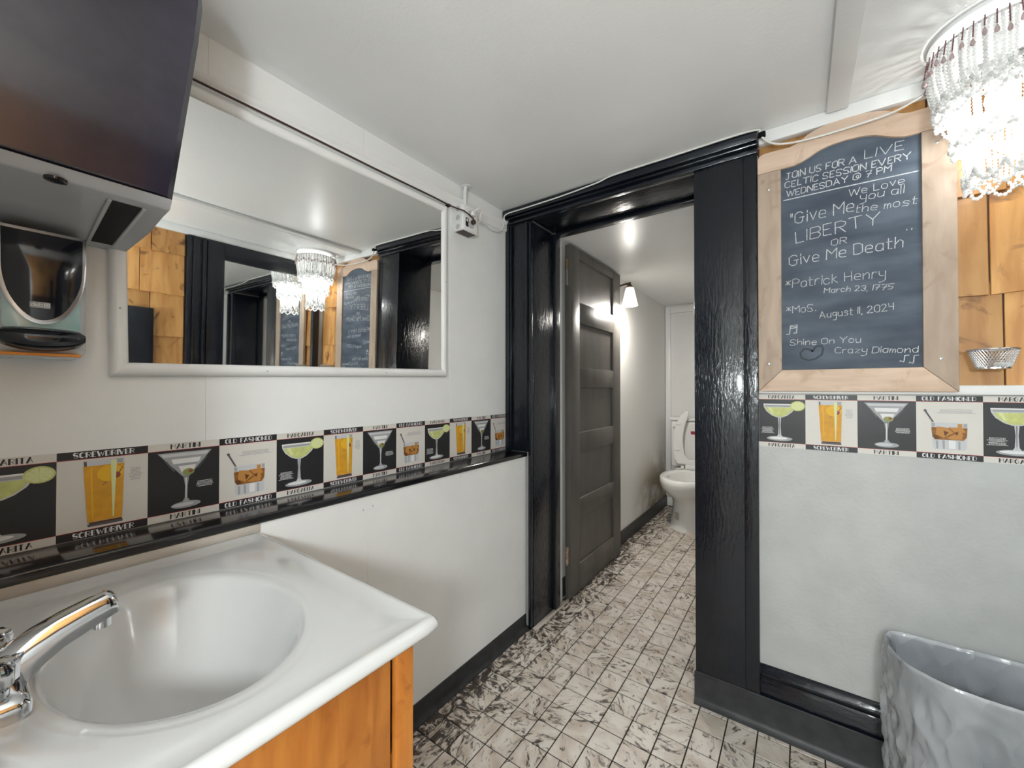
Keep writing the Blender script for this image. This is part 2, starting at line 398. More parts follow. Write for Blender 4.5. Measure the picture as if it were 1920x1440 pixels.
# ------------------------------------------------------------------ left wall: upper panels, furred lower wall, ledge
wl = struct('wall_left', 'white painted panelled wall behind the mirror and sink', B(-1.32, -1.262, -0.14, 1.95, 0, HZ), 'wall')
for a, b_ in ((-0.14, 0.3786), (0.3786, 0.834), (0.834, 1.2627), (1.2627, 1.70)):
    obj('wall_panel', B(-1.262, XU, a + .0002, b_ - .0002, 0.85, HZ), 'wall', wl, 0.0006, 1)
for a, b_ in ((-0.14, 0.772), (0.772, 1.674)):
    obj('lower_panel', B(-1.262, XL, a + .0002, b_ - .0002, 0, 0.8555), 'wall', wl, 0.0006, 1)
for y, z in ((0.755, .815), (.79, .82), (1.2, .84), (1.63, .80)):
    sc_ = G(); sc_.lathe([(0.003, 0), (0.0025, .0008)], (XL, y, z), 8, axis='x'); obj('nail_head', sc_, 'lgreyp', wl)
lg = G()
prof = [(XU, .856), (-1.114, .856), (-1.110, .860), (-1.110, .874), (-1.114, .878), (XU, .878)]
lg.prism(prof, lambda x, z: (x, -0.14, z), lambda x, z: (x, 1.674, z))
struct('trim_2', 'glossy black painted ledge capping the lower wall beneath the cocktail border', lg, 'ledge', 0.0015)
bs = G(); bs.box(XL, XL + .006, -0.1, 0.455, .834, .8555)
struct('trim_3', 'worn beige strip of bare wood between black ledge and sink top', bs, 'bare', 0.001)
# picture rail, slightly out of level
pr = G()
def railpt(y): return 2.0 + 0.0484 * (y - 0.354)
profile = [(XU, -.055), (XU + .006, -.055), (XU + .012, -.045), (XU + .010, -.034), (XU + .010, -.020), (XU + .017, -.012), (XU + .020, -.004), (XU + .016, 0), (XU, 0)]
pr.prism(profile, lambda x, dz: (x, -0.14, railpt(-.14) + dz), lambda x, dz: (x, 1.672, railpt(1.672) + dz))
struct('trim_4', 'white picture rail moulding between mirror and ceiling', pr, 'trimw')
# vinyl cove base of the left wall
def cove(y): return None
cv = G()
cprof = [(XL, 0.0), (XL + .020, 0.0), (XL + .019, .004), (XL + .008, .012), (XL + .0035, .022), (XL + .003, .073), (XL, .075)]
cv.prism(cprof, lambda x, z: (x, 0.44, z), lambda x, z: (x, 1.674, z))
struct('baseboard_left', 'dark grey vinyl cove base along the left wall', cv, 'vinyl')

# ------------------------------------------------------------------ far wall with doorway
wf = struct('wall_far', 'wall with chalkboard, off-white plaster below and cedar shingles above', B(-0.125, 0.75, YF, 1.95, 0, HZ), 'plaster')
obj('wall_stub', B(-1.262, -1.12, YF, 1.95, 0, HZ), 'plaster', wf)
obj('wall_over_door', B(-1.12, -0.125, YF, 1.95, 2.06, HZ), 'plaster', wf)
ck = G()
def strokes(g, polys, width, mp, k=None, lift=0.0):
    """flat ribbon strokes in a plane; mp(u, v, lift) -> xyz"""
    for pl in polys:
        pl = [Vector((p[0], p[1])) for p in pl]
        if len(pl) < 2: continue
        L_, R_ = [], []
        for i, p in enumerate(pl):
            a = pl[max(i - 1, 0)]; c = pl[min(i + 1, len(pl) - 1)]; t = c - a
            t = t.normalized() if t.length > 1e-9 else Vector((1, 0)); n = Vector((-t.y, t.x)) * width / 2
            e = Vector((0, 0))
            if i == 0: e = -t * width * .3
            if i == len(pl) - 1: e = t * width * .3
            L_.append(p + n + e); R_.append(p - n + e)
        m_ = len(pl)
        g.add([mp(q.x, q.y, lift) for q in L_] + [mp(q.x, q.y, lift) for q in R_],
              [(i, i + 1, m_ + i + 1, m_ + i) for i in range(m_ - 1)], k)
strokes(ck, [[(.0548, .7121), (.0711, .6272), (.0888, .5791), (.1007, .5128), (.0932, .4059), (.117, .328), (.1322, .2314)],
             [(-.095, .985), (-.06, .93), (-.03, .86), (.0548, .7121)]], .0008, lambda u, v, l: (u, YF - .0004, v))
obj('plaster_crack', ck, 'crack', wf)
struct('trim_5', 'white moulding strip between the shingles and the cocktail border', B(-0.123, XR, 1.682, YF, 1.179, 1.207), 'trimw', 0.004)
struct('trim_6', 'white cove strip where the shingled wall meets the ceiling', B(-0.118, XR, 1.668, YF, 2.066, HZ), 'ceil', 0.004)
struct('trim_7', 'white cove strip along the top of the right wall', B(0.596, XR, -0.1, 1.668, 2.066, HZ), 'ceil', 0.004)

# shingles
def shingle(parent, a, b_, z0, z1, axis, face, t0, skew=0.0):
    """tapered shake: thick butt at the bottom, thin at the top"""
    g = G(); t1 = 0.003; dz = random.uniform(-.004, .004); sk = skew or random.uniform(-.006, .006)
    pts = [(a, z0 + dz), (b_, z0 + dz + sk), (b_, z1), (a, z1)]
    th = [t0, t0, t1, t1]
    if axis == 'far':
        vs = [(u, face, v) for u, v in pts] + [(u, face - t, v) for (u, v), t in zip(pts, th)]
    else:
        vs = [(face, u, v) for u, v in pts] + [(face - t, u, v) for (u, v), t in zip(pts, th)]
    g.add(vs, [(3, 2, 1, 0), (4, 5, 6, 7), (0, 1, 5, 4), (1, 2, 6, 5), (2, 3, 7, 6), (3, 0, 4, 7)])
    return obj('shingle', g, 'cedar', parent, 0.0012, 1)
def course(parent, cuts, z0, z1, axis, face):
    for a, b_ in zip(cuts[:-1], cuts[1:]):
        shingle(parent, a + random.uniform(.001, .003), b_ - random.uniform(.001, .003), z0, z1, axis, face, random.uniform(.010, .016))
for cuts, z0, z1 in (([-.12, .02, .16, .29, .457, .617], 1.207, 1.50), ([-.12, -.02, .13, .25, .432, .52, .617], 1.463, 1.79),
                     ([-.12, .06, .18, .31, .465, .617], 1.752, 2.07), ):
    course(wf, cuts, z0, z1, 'far', YF)

obj('sheathing', B(-.121, .6195, YF - .0025, YF - .0002, 1.2075, 2.0655), 'sheath', wf)
# ------------------------------------------------------------------ right wall
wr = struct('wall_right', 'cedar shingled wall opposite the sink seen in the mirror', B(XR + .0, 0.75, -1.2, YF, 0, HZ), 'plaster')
for cuts, z0, z1 in (([-.3, -.1, .05, .2, .37, .5, .64, .818], 1.18, 1.47), ([-.3, -.15, .0, .15, .33, .47, .66, .818], 1.434, 1.72),
                     ([-.3, -.12, .08, .24, .40, .612, .818], 1.684, 1.96), ([-.3, -.1, .1, .25, .41, .535, .66, .818], 1.928, 2.07)):
    course(wr, cuts, z0, z1, 'right', XR)
obj('sheathing', B(XR - .0025, XR - .0002, -.3, .8215, 1.0, 2.0655), 'sheath', wr)
tr = G()
for a, b_, d in ((.822, .850, .030), (.850, .862, .038), (.862, .900, .026), (.900, .918, .040)): tr.box(XR - d, XR, a, b_, 0.0, 2.062)
struct('trim_8', 'black fluted casing board beside the black framed mirror on right wall', tr, 'black', 0.003)
bd = obj('painted_board', B(XR - .035, XR - .016, .545, .672, .95, 1.588), 'black', None, 0.004)
tag(bd, 'short black painted board fixed upright on the shingles of the right wall', 'board')
fm = thing('framed_mirror', 'large scratched mirror in flat black frame on right wall, seen reflected', 'mirror', (XR, 1.28, 1.3))
def rel(o, t): o.parent = t; o.matrix_parent_inverse = Matrix.Translation(-Vector(t.location)); return o
FX = XR - .034
for a in ((FX, XR - .002, .926, 1.018, .7, 2.062), (FX, XR - .002, 1.602, 1.652, .7, 2.062), (FX, XR - .002, 1.0185, 1.6015, 1.958, 2.062), (FX, XR - .002, 1.0185, 1.6015, .7, .79)):
    rel(obj('frame_board', B(*a), 'black', None, 0.003), fm)
rel(obj('glass', B(XR - .016, XR - .010, 1.0185, 1.6015, .7905, 1.9575), 'mirror'), fm)

# ------------------------------------------------------------------ back wall, hall behind the camera
struct('wall_back', 'white wall behind the sink on the near side', B(-1.262, -0.42, -0.14, -0.10, 0, HZ), 'wall')
struct('wall_hall_left', 'white hall wall behind the camera', B(-0.46, -0.42, -1.25, -0.1405, 0, HZ), 'wall')
struct('wall_hall_end', 'white end wall of the hall behind the camera', B(-0.46, 0.75, -1.3, -1.2501, 0, HZ), 'wall')

# ------------------------------------------------------------------ doorway: casing, jamb, header, post
cs = G()
for a, b_, y in ((-1.243, -1.228, 1.668), (-1.228, -1.214, 1.660), (-1.214, -1.203, 1.666), (-1.203, -1.122, 1.676), (-1.122, -1.108, 1.668), (-1.108, -1.092, 1.678)):
    cs.box(a, b_, y, YF, 0.0 if a > -1.121 else 0.879, 2.035)
struct('trim_9', 'black moulded door casing in the corner beside the left wall', cs, 'black', 0.0025)
jb = G(); jb.box(-1.119, -1.090, 1.7005, 1.898, 0, 2.034); jb.box(-1.119, -1.076, 1.898, 1.952, 0, 2.034)
struct('trim_10', 'glossy black door jamb with stop bead on the hinge side', jb, 'black', 0.003)
struct('trim_11', 'white painted rear edge of the jamb showing behind the door hinges', B(-1.122, -1.097, 1.953, 2.012, 0, 2.03), 'trimw', 0.001)
hd = G()
for y0, z0, z1 in ((1.642, 2.074, 2.108), (1.656, 2.066, 2.074), (1.648, 2.060, 2.066), (1.666, 2.0405, 2.060)):
    hd.box(-1.243, -0.120, y0, YF, z0, z1)
hd.box(-1.0895, -0.334, YF, 1.898, 2.0405, 2.058); hd.box(-1.0755, -0.334, 1.898, 1.952, 2.026, 2.058)
struct('trim_12', 'black stepped header moulding over the doorway', hd, 'blackh', 0.003)
ps = struct('trim_13', 'broad black painted post on the latch side of the doorway', B(-0.333, -0.1662, 1.672, 1.95, 0, 2.04), 'black', 0.0012)
obj('edge_strip', B(-0.1660, -0.123, 1.6725, 1.95, 0, 2.04), 'black', ps, 0.0012)
# threshold scraped brown patch at hinge corner
struct('trim_14', 'brown worn threshold patch at the foot of the hinge jamb', B(-1.09, -1.063, 1.69, 2.0, -0.002, 0.004), 'bare', 0.001)

# far baseboards
fb = G()
prof = [(YF, .0), (YF - .016, .0), (YF - .016, .165), (YF - .012, .172), (YF - .019, .180), (YF - .022, .190), (YF - .018, .200), (YF - .006, .212), (YF, .214)]
fb.prism(prof, lambda y, z: (-0.1225, y, z), lambda y, z: (XR, y, z))
struct('baseboard_far', 'black moulded wooden baseboard below the chalkboard wall', fb, 'blackh', 0.001)
cv2 = G()
def cprof2(yf): return [(yf, 0.0), (yf - .022, 0.0), (yf - .021, .004), (yf - .010, .012), (yf - .004, .024), (yf - .0035, .112), (yf, .115)]
cv2.prism(cprof2(1.6715), lambda y, z: (-0.337, y, z), lambda y, z: (XR, y, z))
struct('baseboard_cove', 'dark grey vinyl cove base wrapping post and far baseboard', cv2, 'vinyl')

# ------------------------------------------------------------------ toilet room shell
tl = struct('wall_toilet_left', 'off-white wall beside the toilet with a brown stain low down', B(-1.17, -1.122, 2.013, 4.3, 0, 2.035), 'stain')
struct('wall_toilet_far', 'off-white wall behind the toilet', B(-1.17, 0.35, 4.26, 4.32, 0, 2.035), 'wall')
struct('wall_toilet_right', 'off-white wall on the right of the toilet room', B(0.3, 0.35, 1.955, 4.259, 0, 2.035), 'wall')
struct('baseboard_toilet', 'black base along the left wall of the toilet room', B(-1.122, -1.112, 2.013, 4.2595, 0, 0.105), 'vinyl', 0.002)
btf = struct('baseboard_toilet_far', 'white tile base strip on wall behind the toilet')
for a, b_ in ((.003, .09), (.094, .19)): obj('base_tile', B(-1.105, -1.02, 4.247, 4.2598, a, b_), 'porcelain', btf, 0.002)
d2 = struct('door_2', 'white painted panel door with frame on the wall behind the toilet')
obj('door_frame', B(-1.119, -1.068, 4.236, 4.2598, 0.2, 2.02), 'trimw', d2, 0.003)
obj('door_frame', B(-1.0675, -0.3, 4.236, 4.2598, 1.955, 2.02), 'trimw', d2, 0.003)
obj('door_leaf', B(-1.0675, -0.3, 4.248, 4.2598, 0.2, 1.9545), 'trimw', d2, 0.002)

# ------------------------------------------------------------------ the open panelled door
d1 = struct('door_1', 'black five-panel wooden door standing open into the toilet room')
DX0, DX1 = -1.094, -1.060
DY0, DY1 = 2.040, 2.818
zs = [(.165, .435), (.546, .815), (.935, 1.20), (1.318, 1.582), (1.705, 1.962)]
for a, b_ in ((DY0, 2.160), (2.683, DY1)): obj('stile', B(DX0, DX1, a, b_, .006, 2.018), 'door', d1, 0.0015)
edges = [.006] + [e for z in zs for e in z] + [2.018]
for i in range(0, len(edges), 2): obj('rail', B(DX0, DX1, 2.1603, 2.6827, edges[i], edges[i + 1]), 'door', d1, 0.0015)
for a, b_ in zs: obj('panel', B(DX0 + .008, DX1 - .012, 2.1603, 2.6827, a + .0003, b_ - .0003), 'door', d1)
for zc in (1.83, .25):
    hg = G(); hg.tube([(-1.073, 2.022, zc - .05), (-1.073, 2.022, zc + .05)], .0055, 10); hg.box(-1.092, -1.073, 2.0385, 2.0398, zc - .045, zc + .045)
    h_ = obj('hinge', hg, 'rust' if zc < 1 else 'steel', d1)
    if zc > 1:
        pn = G(); pn.tube([(-1.073, 2.022, zc + .05), (-1.073, 2.022, zc + .058), (-1.073, 2.022, zc + .06), (-1.073, 2.022, zc + .10)], [.0035, .0035, .005, .005], 10)
        obj('hinge_pin', pn, 'brass', h_)

# ------------------------------------------------------------------ lettering (single-stroke glyphs, y: 3 baseline, 7 x-height, 9 cap)
GL = {'A': "03 39|39 63|15 55", 'B': "03 09|09 49 58 57 46 06|46 55 54 43 03", 'C': "29 08 04 23|29 49 58|23 43 54", 'D': "03 09|09 39 58 54 33 03",
      'E': "03 09|09 49|06 36|03 43", 'F': "03 09|09 49|06 36", 'G': "29 08 04 23|29 49 58|23 43 54 56|36 66", 'H': "03 09|06 56|59 53", 'I': "03 09",
      'J': "39 34 23 13 04|19 59", 'L': "09 03|03 43", 'M': "03 09|09 36|36 69|69 63", 'N': "03 09|09 53|53 59", 'O': "29 08 04 23|23 43 54 58 49 29",
      'P': "03 09|09 39 58 57 46 06", 'R': "03 09|09 39 58 57 46 06|26 53", 'S': "19 08 07 16 36 45|45 54 43 13 04|19 49 58", 'T': "33 39|09 69",
      'U': "09 04 23 33 54 59", 'V': "09 33|33 69", 'W': "09 23|23 48|48 63|63 89", 'Y': "09 36|69 36|36 33",
      '0': "29 08 04 23 43 54 58 49 29", '1': "03 09", '2': "08 19 39 48 47 03|03 53", '3': "08 19 39 48 46 26|26 45 44 33 13 04", '4': "09 06 56|49 43",
      '5': "59 09 06 36 55 44 33 03", '7': "09 59 23|16 56", 'a': "46 37 17 06 04 13 33 45|47 43", 'c': "46 37 17 06 04 13 33 44", 'd': "46 37 17 06 04 13 33 45|49 43",
      'b': "09 03|05 17 37 46 44 33 13 04", 'e': "05 45 46 37 17 06 04 13 43", 'g': "46 37 17 06 05 14 34 46|47 41 30 10", 'h': "03 09|05 27 37 46 43", 'i': "03 07|09 08", 'k': "03 09|05 37|15 43",
      'l': "09 03", 'm': "03 07|05 17 26 23|25 37 46 43", 'n': "03 07|05 27 37 46 43", 'o': "17 06 04 13 33 44 46 37 17", 'r': "03 07|05 17 37",
      's': "46 37 17 06 15 35 44 33 03", 't': "19 13 33|07 37", 'u': "07 04 13 23 44|47 43", 'v': "07 23|23 47", 'y': "07 05 14 34|47 41 20 00", 'z': "07 47 03 43",
      '@': "64 43 23 04 08 29 59 77 75 64|54 35 36 47 57 54", '*': "05 48|08 45|25 28", ',': "13 02", '.': "03 13", '"': "07 09|17 19", "'": "07 09"}
def glyph(c): return [[(int(p[0]), (int(p[1]) - 3) / 6) for p in s_.split()] for s_ in GL[c].split('|')]
def layout(text, p0, p1, h, jit=0.0, gap=1.7, space=3.0):
    """returns [(index in glyph, polyline)] fitted between p0 and p1 with cap height h"""
    wid = 0; items = []
    for c in text:
        if c == ' ': wid += space; continue
        g_ = glyph(c); mw = max(p[0] for s_ in g_ for p in s_)
        items.append((wid, g_)); wid += mw + gap
    wid -= gap
    p0, p1 = Vector(p0), Vector(p1); d = p1 - p0; sx = d.length / max(wid, .1); t = d.normalized(); n = Vector((-t.y, t.x))
    out = []
    for x0, g_ in items:
        dy = random.uniform(-jit, jit) * h; sl = random.uniform(0, .12) * (1 if jit else 0)
        for i, s_ in enumerate(g_):
            out.append((i, [p0 + t * ((x0 + x + sl * y * 6) * sx) + n * (y * h + dy) for x, y in s_]))
    return out

# ------------------------------------------------------------------ cocktail wallpaper border
PW, PH = 0.14236, 0.186
flat = lambda u, v, l: (u, -l, v)
def poly(g, pts, k, l): g.add([flat(u, v, l) for u, v in pts], [tuple(range(len(pts)))], k)
def ell(cx, cy, rx, ry, n=20, a0=0, a1=2 * PI):
    return [(cx + rx * math.cos(a0 + (a1 - a0) * i / n), cy + ry * math.sin(a0 + (a1 - a0) * i / n)) for i in range(n)]
E1 = 0.00025
BAND = 0.0165
def panel_base(black):
    g = G(); k, q = ('paperk', 'paperw') if black else ('paperw', 'paperk')
    g.box(0, PW, -0.0006, 0, 0, PH, k)
    l = .0006 + E1
    for z0, z1 in ((0, BAND), (PH - BAND, PH)): poly(g, [(0, z0), (PW, z0), (PW, z1), (0, z1)], q, l)
    for z in (BAND, PH - BAND - .0011): poly(g, [(0, z), (PW, z), (PW, z + .0011), (0, z + .0011)], 'red', l + E1)
    return g.mesh('panel', smooth=False)
def panel_text(text, black, wfrac, z):
    g = G(); k = 'paperk' if black else 'pink'; hw = PW * wfrac / 2
    for i, pl in layout(text, (PW / 2 - hw, z), (PW / 2 + hw, z), .0100, gap=2.2, space=5.0):
        strokes(g, [pl], .0030 if i == 0 else .0008, flat, k, .0006 + 2 * E1)
    return g.mesh('lettering', smooth=False)
def dashes(g, k, u0, u1, z0, n, l, center=True):
    for i in range(n):
        z = z0 - i * .0033; wd = (u1 - u0) * random.uniform(.7, 1); u = (u0 + u1) / 2 - wd / 2; e = u + wd
        while u < e:
            q = random.uniform(.0015, .0045); poly(g, [(u, z), (min(u + q, e), z), (min(u + q, e), z + .0014), (u, z + .0014)], k, l); u += q + .0008
def art(kind):
    g = G(); g2_ = G(); l = .0006 + E1 * 2; s = PW; Z = lambda f: BAND + .002 + f * (PH - 2 * BAND - .004)
    def P(pts, k, n=0): poly(g, [(u * s, Z(v)) for u, v in pts], k, l + n * E1)
    if kind == 'martini':
        P([(.12, .97), (.88, .97), (.55, .55), (.47, .55)], 'pgrey'); P([(.16, .95), (.84, .95), (.80, .90), (.20, .90)], 'plight', 1)
        P([(.30, .86), (.72, .86), (.69, .78), (.33, .78)], 'pink', 1); P([(.40, .74), (.65, .74), (.60, .62), (.45, .62)], 'pink', 1)
        P([(.24, .84), (.36, .66), (.33, .66), (.21, .84)], 'pdark', 1); P([(.78, .84), (.66, .66), (.69, .68), (.82, .86)], 'pdark', 1)
        P([(.47, .56), (.55, .56), (.53, .40), (.525, .12), (.49, .12), (.495, .40)], 'pgrey'); P([(.50, .54), (.515, .54), (.512, .12), (.503, .12)], 'pink', 1)
        P(ell(.51, .09, .21, .055), 'pgrey'); P(ell(.47, .095, .15, .03), 'plight', 1); P([(.44, .12), (.58, .12), (.53, .20), (.49, .20)], 'pgrey', 1)
        P(ell(.54, .63, .085, .055), 'polive', 2); P(ell(.57, .64, .03, .024), 'pcherry', 3)
        dashes(g2_, 'pink', .63 * s, .93 * s, Z(.44), 5, l)
    elif kind == 'margarita':
        P(ell(.84, .86, .155, .115), 'plime', 3); P(ell(.84, .86, .13, .095), 'plimed', 4)
        for a in range(0, 360, 45): P([(.84, .86), (.84 + .13 * math.cos(math.radians(a)), .86 + .095 * math.sin(math.radians(a))), (.84 + .13 * math.cos(math.radians(a + 5)), .86 + .095 * math.sin(math.radians(a + 5)))], 'plime', 5)
        P([(.10, .89), (.80, .89), (.79, .82), (.73, .72), (.62, .63), (.52, .585), (.39, .585), (.28, .63), (.17, .72), (.11, .82)], 'plight')
        P([(.14, .82), (.76, .82), (.70, .72), (.60, .64), (.51, .60), (.40, .60), (.30, .64), (.20, .72)], 'plime', 1)
        P([(.13, .875), (.77, .875), (.77, .835), (.13, .835)], 'pgrey', 2); P([(.10, .905), (.80, .905), (.80, .88), (.10, .88)], 'pink', 2)
        P([(.20, .82), (.27, .82), (.32, .68), (.28, .68)], 'plimed', 3)
        P([(.42, .59), (.49, .59), (.475, .40), (.49, .13), (.42, .13), (.435, .40)], 'plight'); P([(.445, .58), (.46, .58), (.457, .14), (.447, .14)], 'pdark', 1)
        P(ell(.45, .085, .28, .055), 'pgrey'); P(ell(.42, .095, .20, .032), 'pink', 1); P([(.38, .11), (.53, .11), (.48, .19), (.43, .19)], 'plight', 1)
        dashes(g2_, 'pink', .04 * s, .34 * s, Z(.34), 7, l)
    elif kind == 'screwdriver':
        P([(.26, .98), (.72, .98), (.70, .03), (.31, .03)], 'plight'); P([(.265, .90), (.715, .90), (.695, .09), (.312, .09)], 'porange', 1)
        P([(.27, .97), (.30, .97), (.305, .90), (.275, .90)], 'pdark', 2); P([(.62, .97), (.70, .97), (.70, .91), (.62, .91)], 'pgrey', 2)
        P(ell(.56, .77, .15, .12), 'pyellow', 2); P(ell(.62, .73, .055, .05), 'pcherry', 3); P([(.66, .76), (.70, .84), (.69, .845), (.65, .765)], 'pdark', 4)
        P([(.47, .60), (.52, .64), (.515, .65), (.465, .605)], 'pdark', 3)
        P([(.56, .96), (.63, .96), (.60, .12), (.585, .12)], 'plimed', 4); P([(.31, .06), (.70, .06), (.70, .025), (.32, .025)], 'pdark', 2); P([(.33, .085), (.69, .085), (.69, .06), (.33, .06)], 'pbrown3', 2)
        P([(.34, .88), (.36, .88), (.375, .14), (.36, .14)], 'pyellow', 2)
        dashes(g2_, 'pgrey', .77 * s, .93 * s, Z(.80), 9, l)
    else:
        P([(.23, .60), (.78, .60), (.765, .12), (.74, .07), (.28, .07), (.255, .12)], 'plight')
        P([(.235, .50), (.775, .50), (.765, .32), (.72, .26), (.29, .26), (.25, .32)], 'pbrown', 1)
        P([(.32, .52), (.48, .50), (.57, .40), (.42, .30), (.30, .36)], 'pbrown2', 2); P([(.50, .51), (.70, .51), (.75, .42), (.60, .40)], 'pbrown2', 2)
        P([(.46, .30), (.60, .38), (.72, .36), (.68, .28), (.55, .27)], 'pbrown2', 2); P([(.42, .44), (.50, .41), (.44, .33)], 'pbrown3', 3); P([(.58, .41), (.66, .44), (.62, .35)], 'pbrown3', 3)
        P([(.26, .34), (.33, .34), (.36, .28), (.29, .27)], 'pbrown3', 2); P([(.63, .58), (.70, .58), (.70, .28), (.64, .28)], 'pbrown2', 3)
        P([(.30, .24), (.34, .24), (.34, .08), (.31, .08)], 'pgrey', 1); P([(.40, .25), (.44, .25), (.44, .08), (.41, .08)], 'pgrey', 1); P([(.64, .24), (.67, .24), (.67, .08), (.64, .08)], 'pgrey', 1); P([(.50, .25), (.60, .25), (.60, .09), (.50, .09)], 'pink', 1)
        P([(.24, .585), (.29, .585), (.29, .51), (.245, .51)], 'pgrey', 1); P([(.72, .585), (.77, .585), (.77, .51), (.72, .51)], 'pgrey', 1)
        P([(.13, .82), (.155, .835), (.275, .61), (.25, .60)], 'pdark', 4); P(ell(.14, .835, .026, .022, 10), 'pdark', 5)
        dashes(g2_, 'pgrey', .32 * s, .9 * s, Z(.85), 4, l)
    return g.mesh('drink', smooth=False), g2_.mesh('small_print', smooth=False)
KINDS = [('margarita', True, 'MARGARITA', .56), ('screwdriver', False, 'SCREWDRIVER', .66), ('martini', True, 'MARTINI', .40), ('old_fashioned', False, 'OLD FASHIONED', .80)]
PM = {n: (panel_base(b_), *art(n), panel_text(t, b_, f, .0032), panel_text(t, b_, f, PH - .0132)) for n, b_, t, f in KINDS}
def border(root, first, count, step, left):
    for i in range(count):
        n = KINDS[(first + i) % 4][0]; base, a_, sp_, t1_, t2_ = PM[n]
        p = link(n + '_panel', base, root)
        if left: p.location = (0, i * step, 0); p.rotation_euler = (0, 0, PI / 2)
        else: p.location = (i * step, 0, 0)
        p.scale = (step / PW, 1, 1)
        link('drink', a_, p); link('lettering', t1_, p); link('lettering', t2_, p); link('small_print', sp_, p)['kind'] = 'stuff'
bl = thing('wallpaper_border', 'cocktail print wallpaper border above the black ledge under the mirror', 'wallpaper', (XU + .0002, .124 - 2 * PW, .8785), 'cocktail wallpaper border strips')
border(bl, 3, 13, PW, True)
br_ = thing('wallpaper_border', 'cocktail print wallpaper border beneath the chalkboard', 'wallpaper', (-0.1225, YF - .0002, 0.990), 'cocktail wallpaper border strips')
border(br_, 0, 5, 0.1352, False)

# ------------------------------------------------------------------ chalkboard
CB = thing('chalkboard', 'arched chalkboard in bleached wood frame covered with chalk handwriting', 'chalkboard', (0.12, 1.684, 1.188))
YB0, YB1 = 1.662, 1.683
def ext(pts, name, m, y0=YB0, y1=YB1, bevel=0.002):
    g = G(); g.prism(pts, lambda x, z: (x, y0, z), lambda x, z: (x, y1, z)); return rel(obj(name, g, m, None, bevel), CB)
XA, XB, ZA = -0.1205, 0.3655, 1.188
IA, IB, IZ = -0.0517, 0.2937, 1.2612
ext([(XA, ZA), (IA, IZ), (IA, 1.9555), (XA, 1.9555)], 'frame_stile', 'framewood')
ext([(XB, ZA), (XB, 1.9555), (IB, 1.9555), (IB, IZ)], 'frame_stile', 'framewood')
ext([(XA + .0006, ZA), (XB - .0006, ZA), (IB, IZ - .0006), (IA, IZ - .0006)], 'frame_rail', 'framewoodx')
half_o = [(-.2425, 1.956), (-.2425, 2.008), (-.239, 2.018), (-.230, 2.0235), (-.205, 2.0245), (-.150, 2.022), (-.130, 2.027), (-.113, 2.038), (-.096, 2.049), (-.075, 2.057), (-.045, 2.0625), (0, 2.0645)]
half_i = [(0, 1.995), (-.04, 1.992), (-.068, 1.985), (-.092, 1.973), (-.112, 1.963), (-.135, 1.956), (-.1727, 1.956)]
XC = 0.1225
outer = [(XC + u, v) for u, v in half_o] + [(XC - u, v) for u, v in half_o[:-1][::-1]]
inner = [(XC - u, v) for u, v in half_i[::-1]] + [(XC + u, v) for u, v in half_i[1:]]
# top rail: quad strip between outer and inner outlines
def resample(pl, n):
    d = [0]
    for a, b_ in zip(pl[:-1], pl[1:]): d.append(d[-1] + math.dist(a, b_))
    out = []
    for i in range(n):
        t = d[-1] * i / (n - 1); j = max(q for q in range(len(d)) if d[q] <= t + 1e-9); j = min(j, len(pl) - 2)
        f = (t - d[j]) / max(d[j + 1] - d[j], 1e-9); out.append((pl[j][0] + (pl[j + 1][0] - pl[j][0]) * f, pl[j][1] + (pl[j + 1][1] - pl[j][1]) * f))
    return out
NO = 49
oo = resample(outer, NO); ii = resample(inner[::-1], NO)
tg2 = G(); vs = [(x, YB0, z) for x, z in oo] + [(x, YB0, z) for x, z in ii] + [(x, YB1, z) for x, z in oo] + [(x, YB1, z) for x, z in ii]
fs = []
for i in range(NO - 1):
    fs += [(i, i + 1, NO + i + 1, NO + i), (2 * NO + i, 3 * NO + i, 3 * NO + i + 1, 2 * NO + i + 1), (i, 2 * NO + i, 2 * NO + i + 1, i + 1), (NO + i, NO + i + 1, 3 * NO + i + 1, 3 * NO + i)]
fs += [(0, NO, 3 * NO, 2 * NO), (NO - 1, 3 * NO - 1, 4 * NO - 1, 2 * NO - 1)]
tg2.add(vs, fs); rel(obj('frame_arch', tg2, 'framewoodx', None, 0.0), CB)
sg = [(IA - .004, IZ - .004), (IB + .004, IZ - .004), (IB + .004, 1.958), (XC + .135, 1.958), (XC + .112, 1.966), (XC + .092, 1.976), (XC + .068, 1.988), (XC + .04, 1.996), (XC, 1.999), (XC - .04, 1.996), (XC - .068, 1.988), (XC - .092, 1.976), (XC - .112, 1.966), (XC - .135, 1.958), (IA - .004, 1.958)]
slate = ext(sg, 'slate_panel', 'slate', 1.6715, 1.6825, 0)
for x, z in ((-.0871, 1.8953), (.3258, 1.9145), (-.09, 1.2828), (.3297, 1.284)):
    g = G(); g.lathe([(.0045, 0), (.0045, -.0012), (.003, -.0018)], (x, YB0, z), 10, axis='y'); rel(obj('screw', g, 'steel', None), CB)
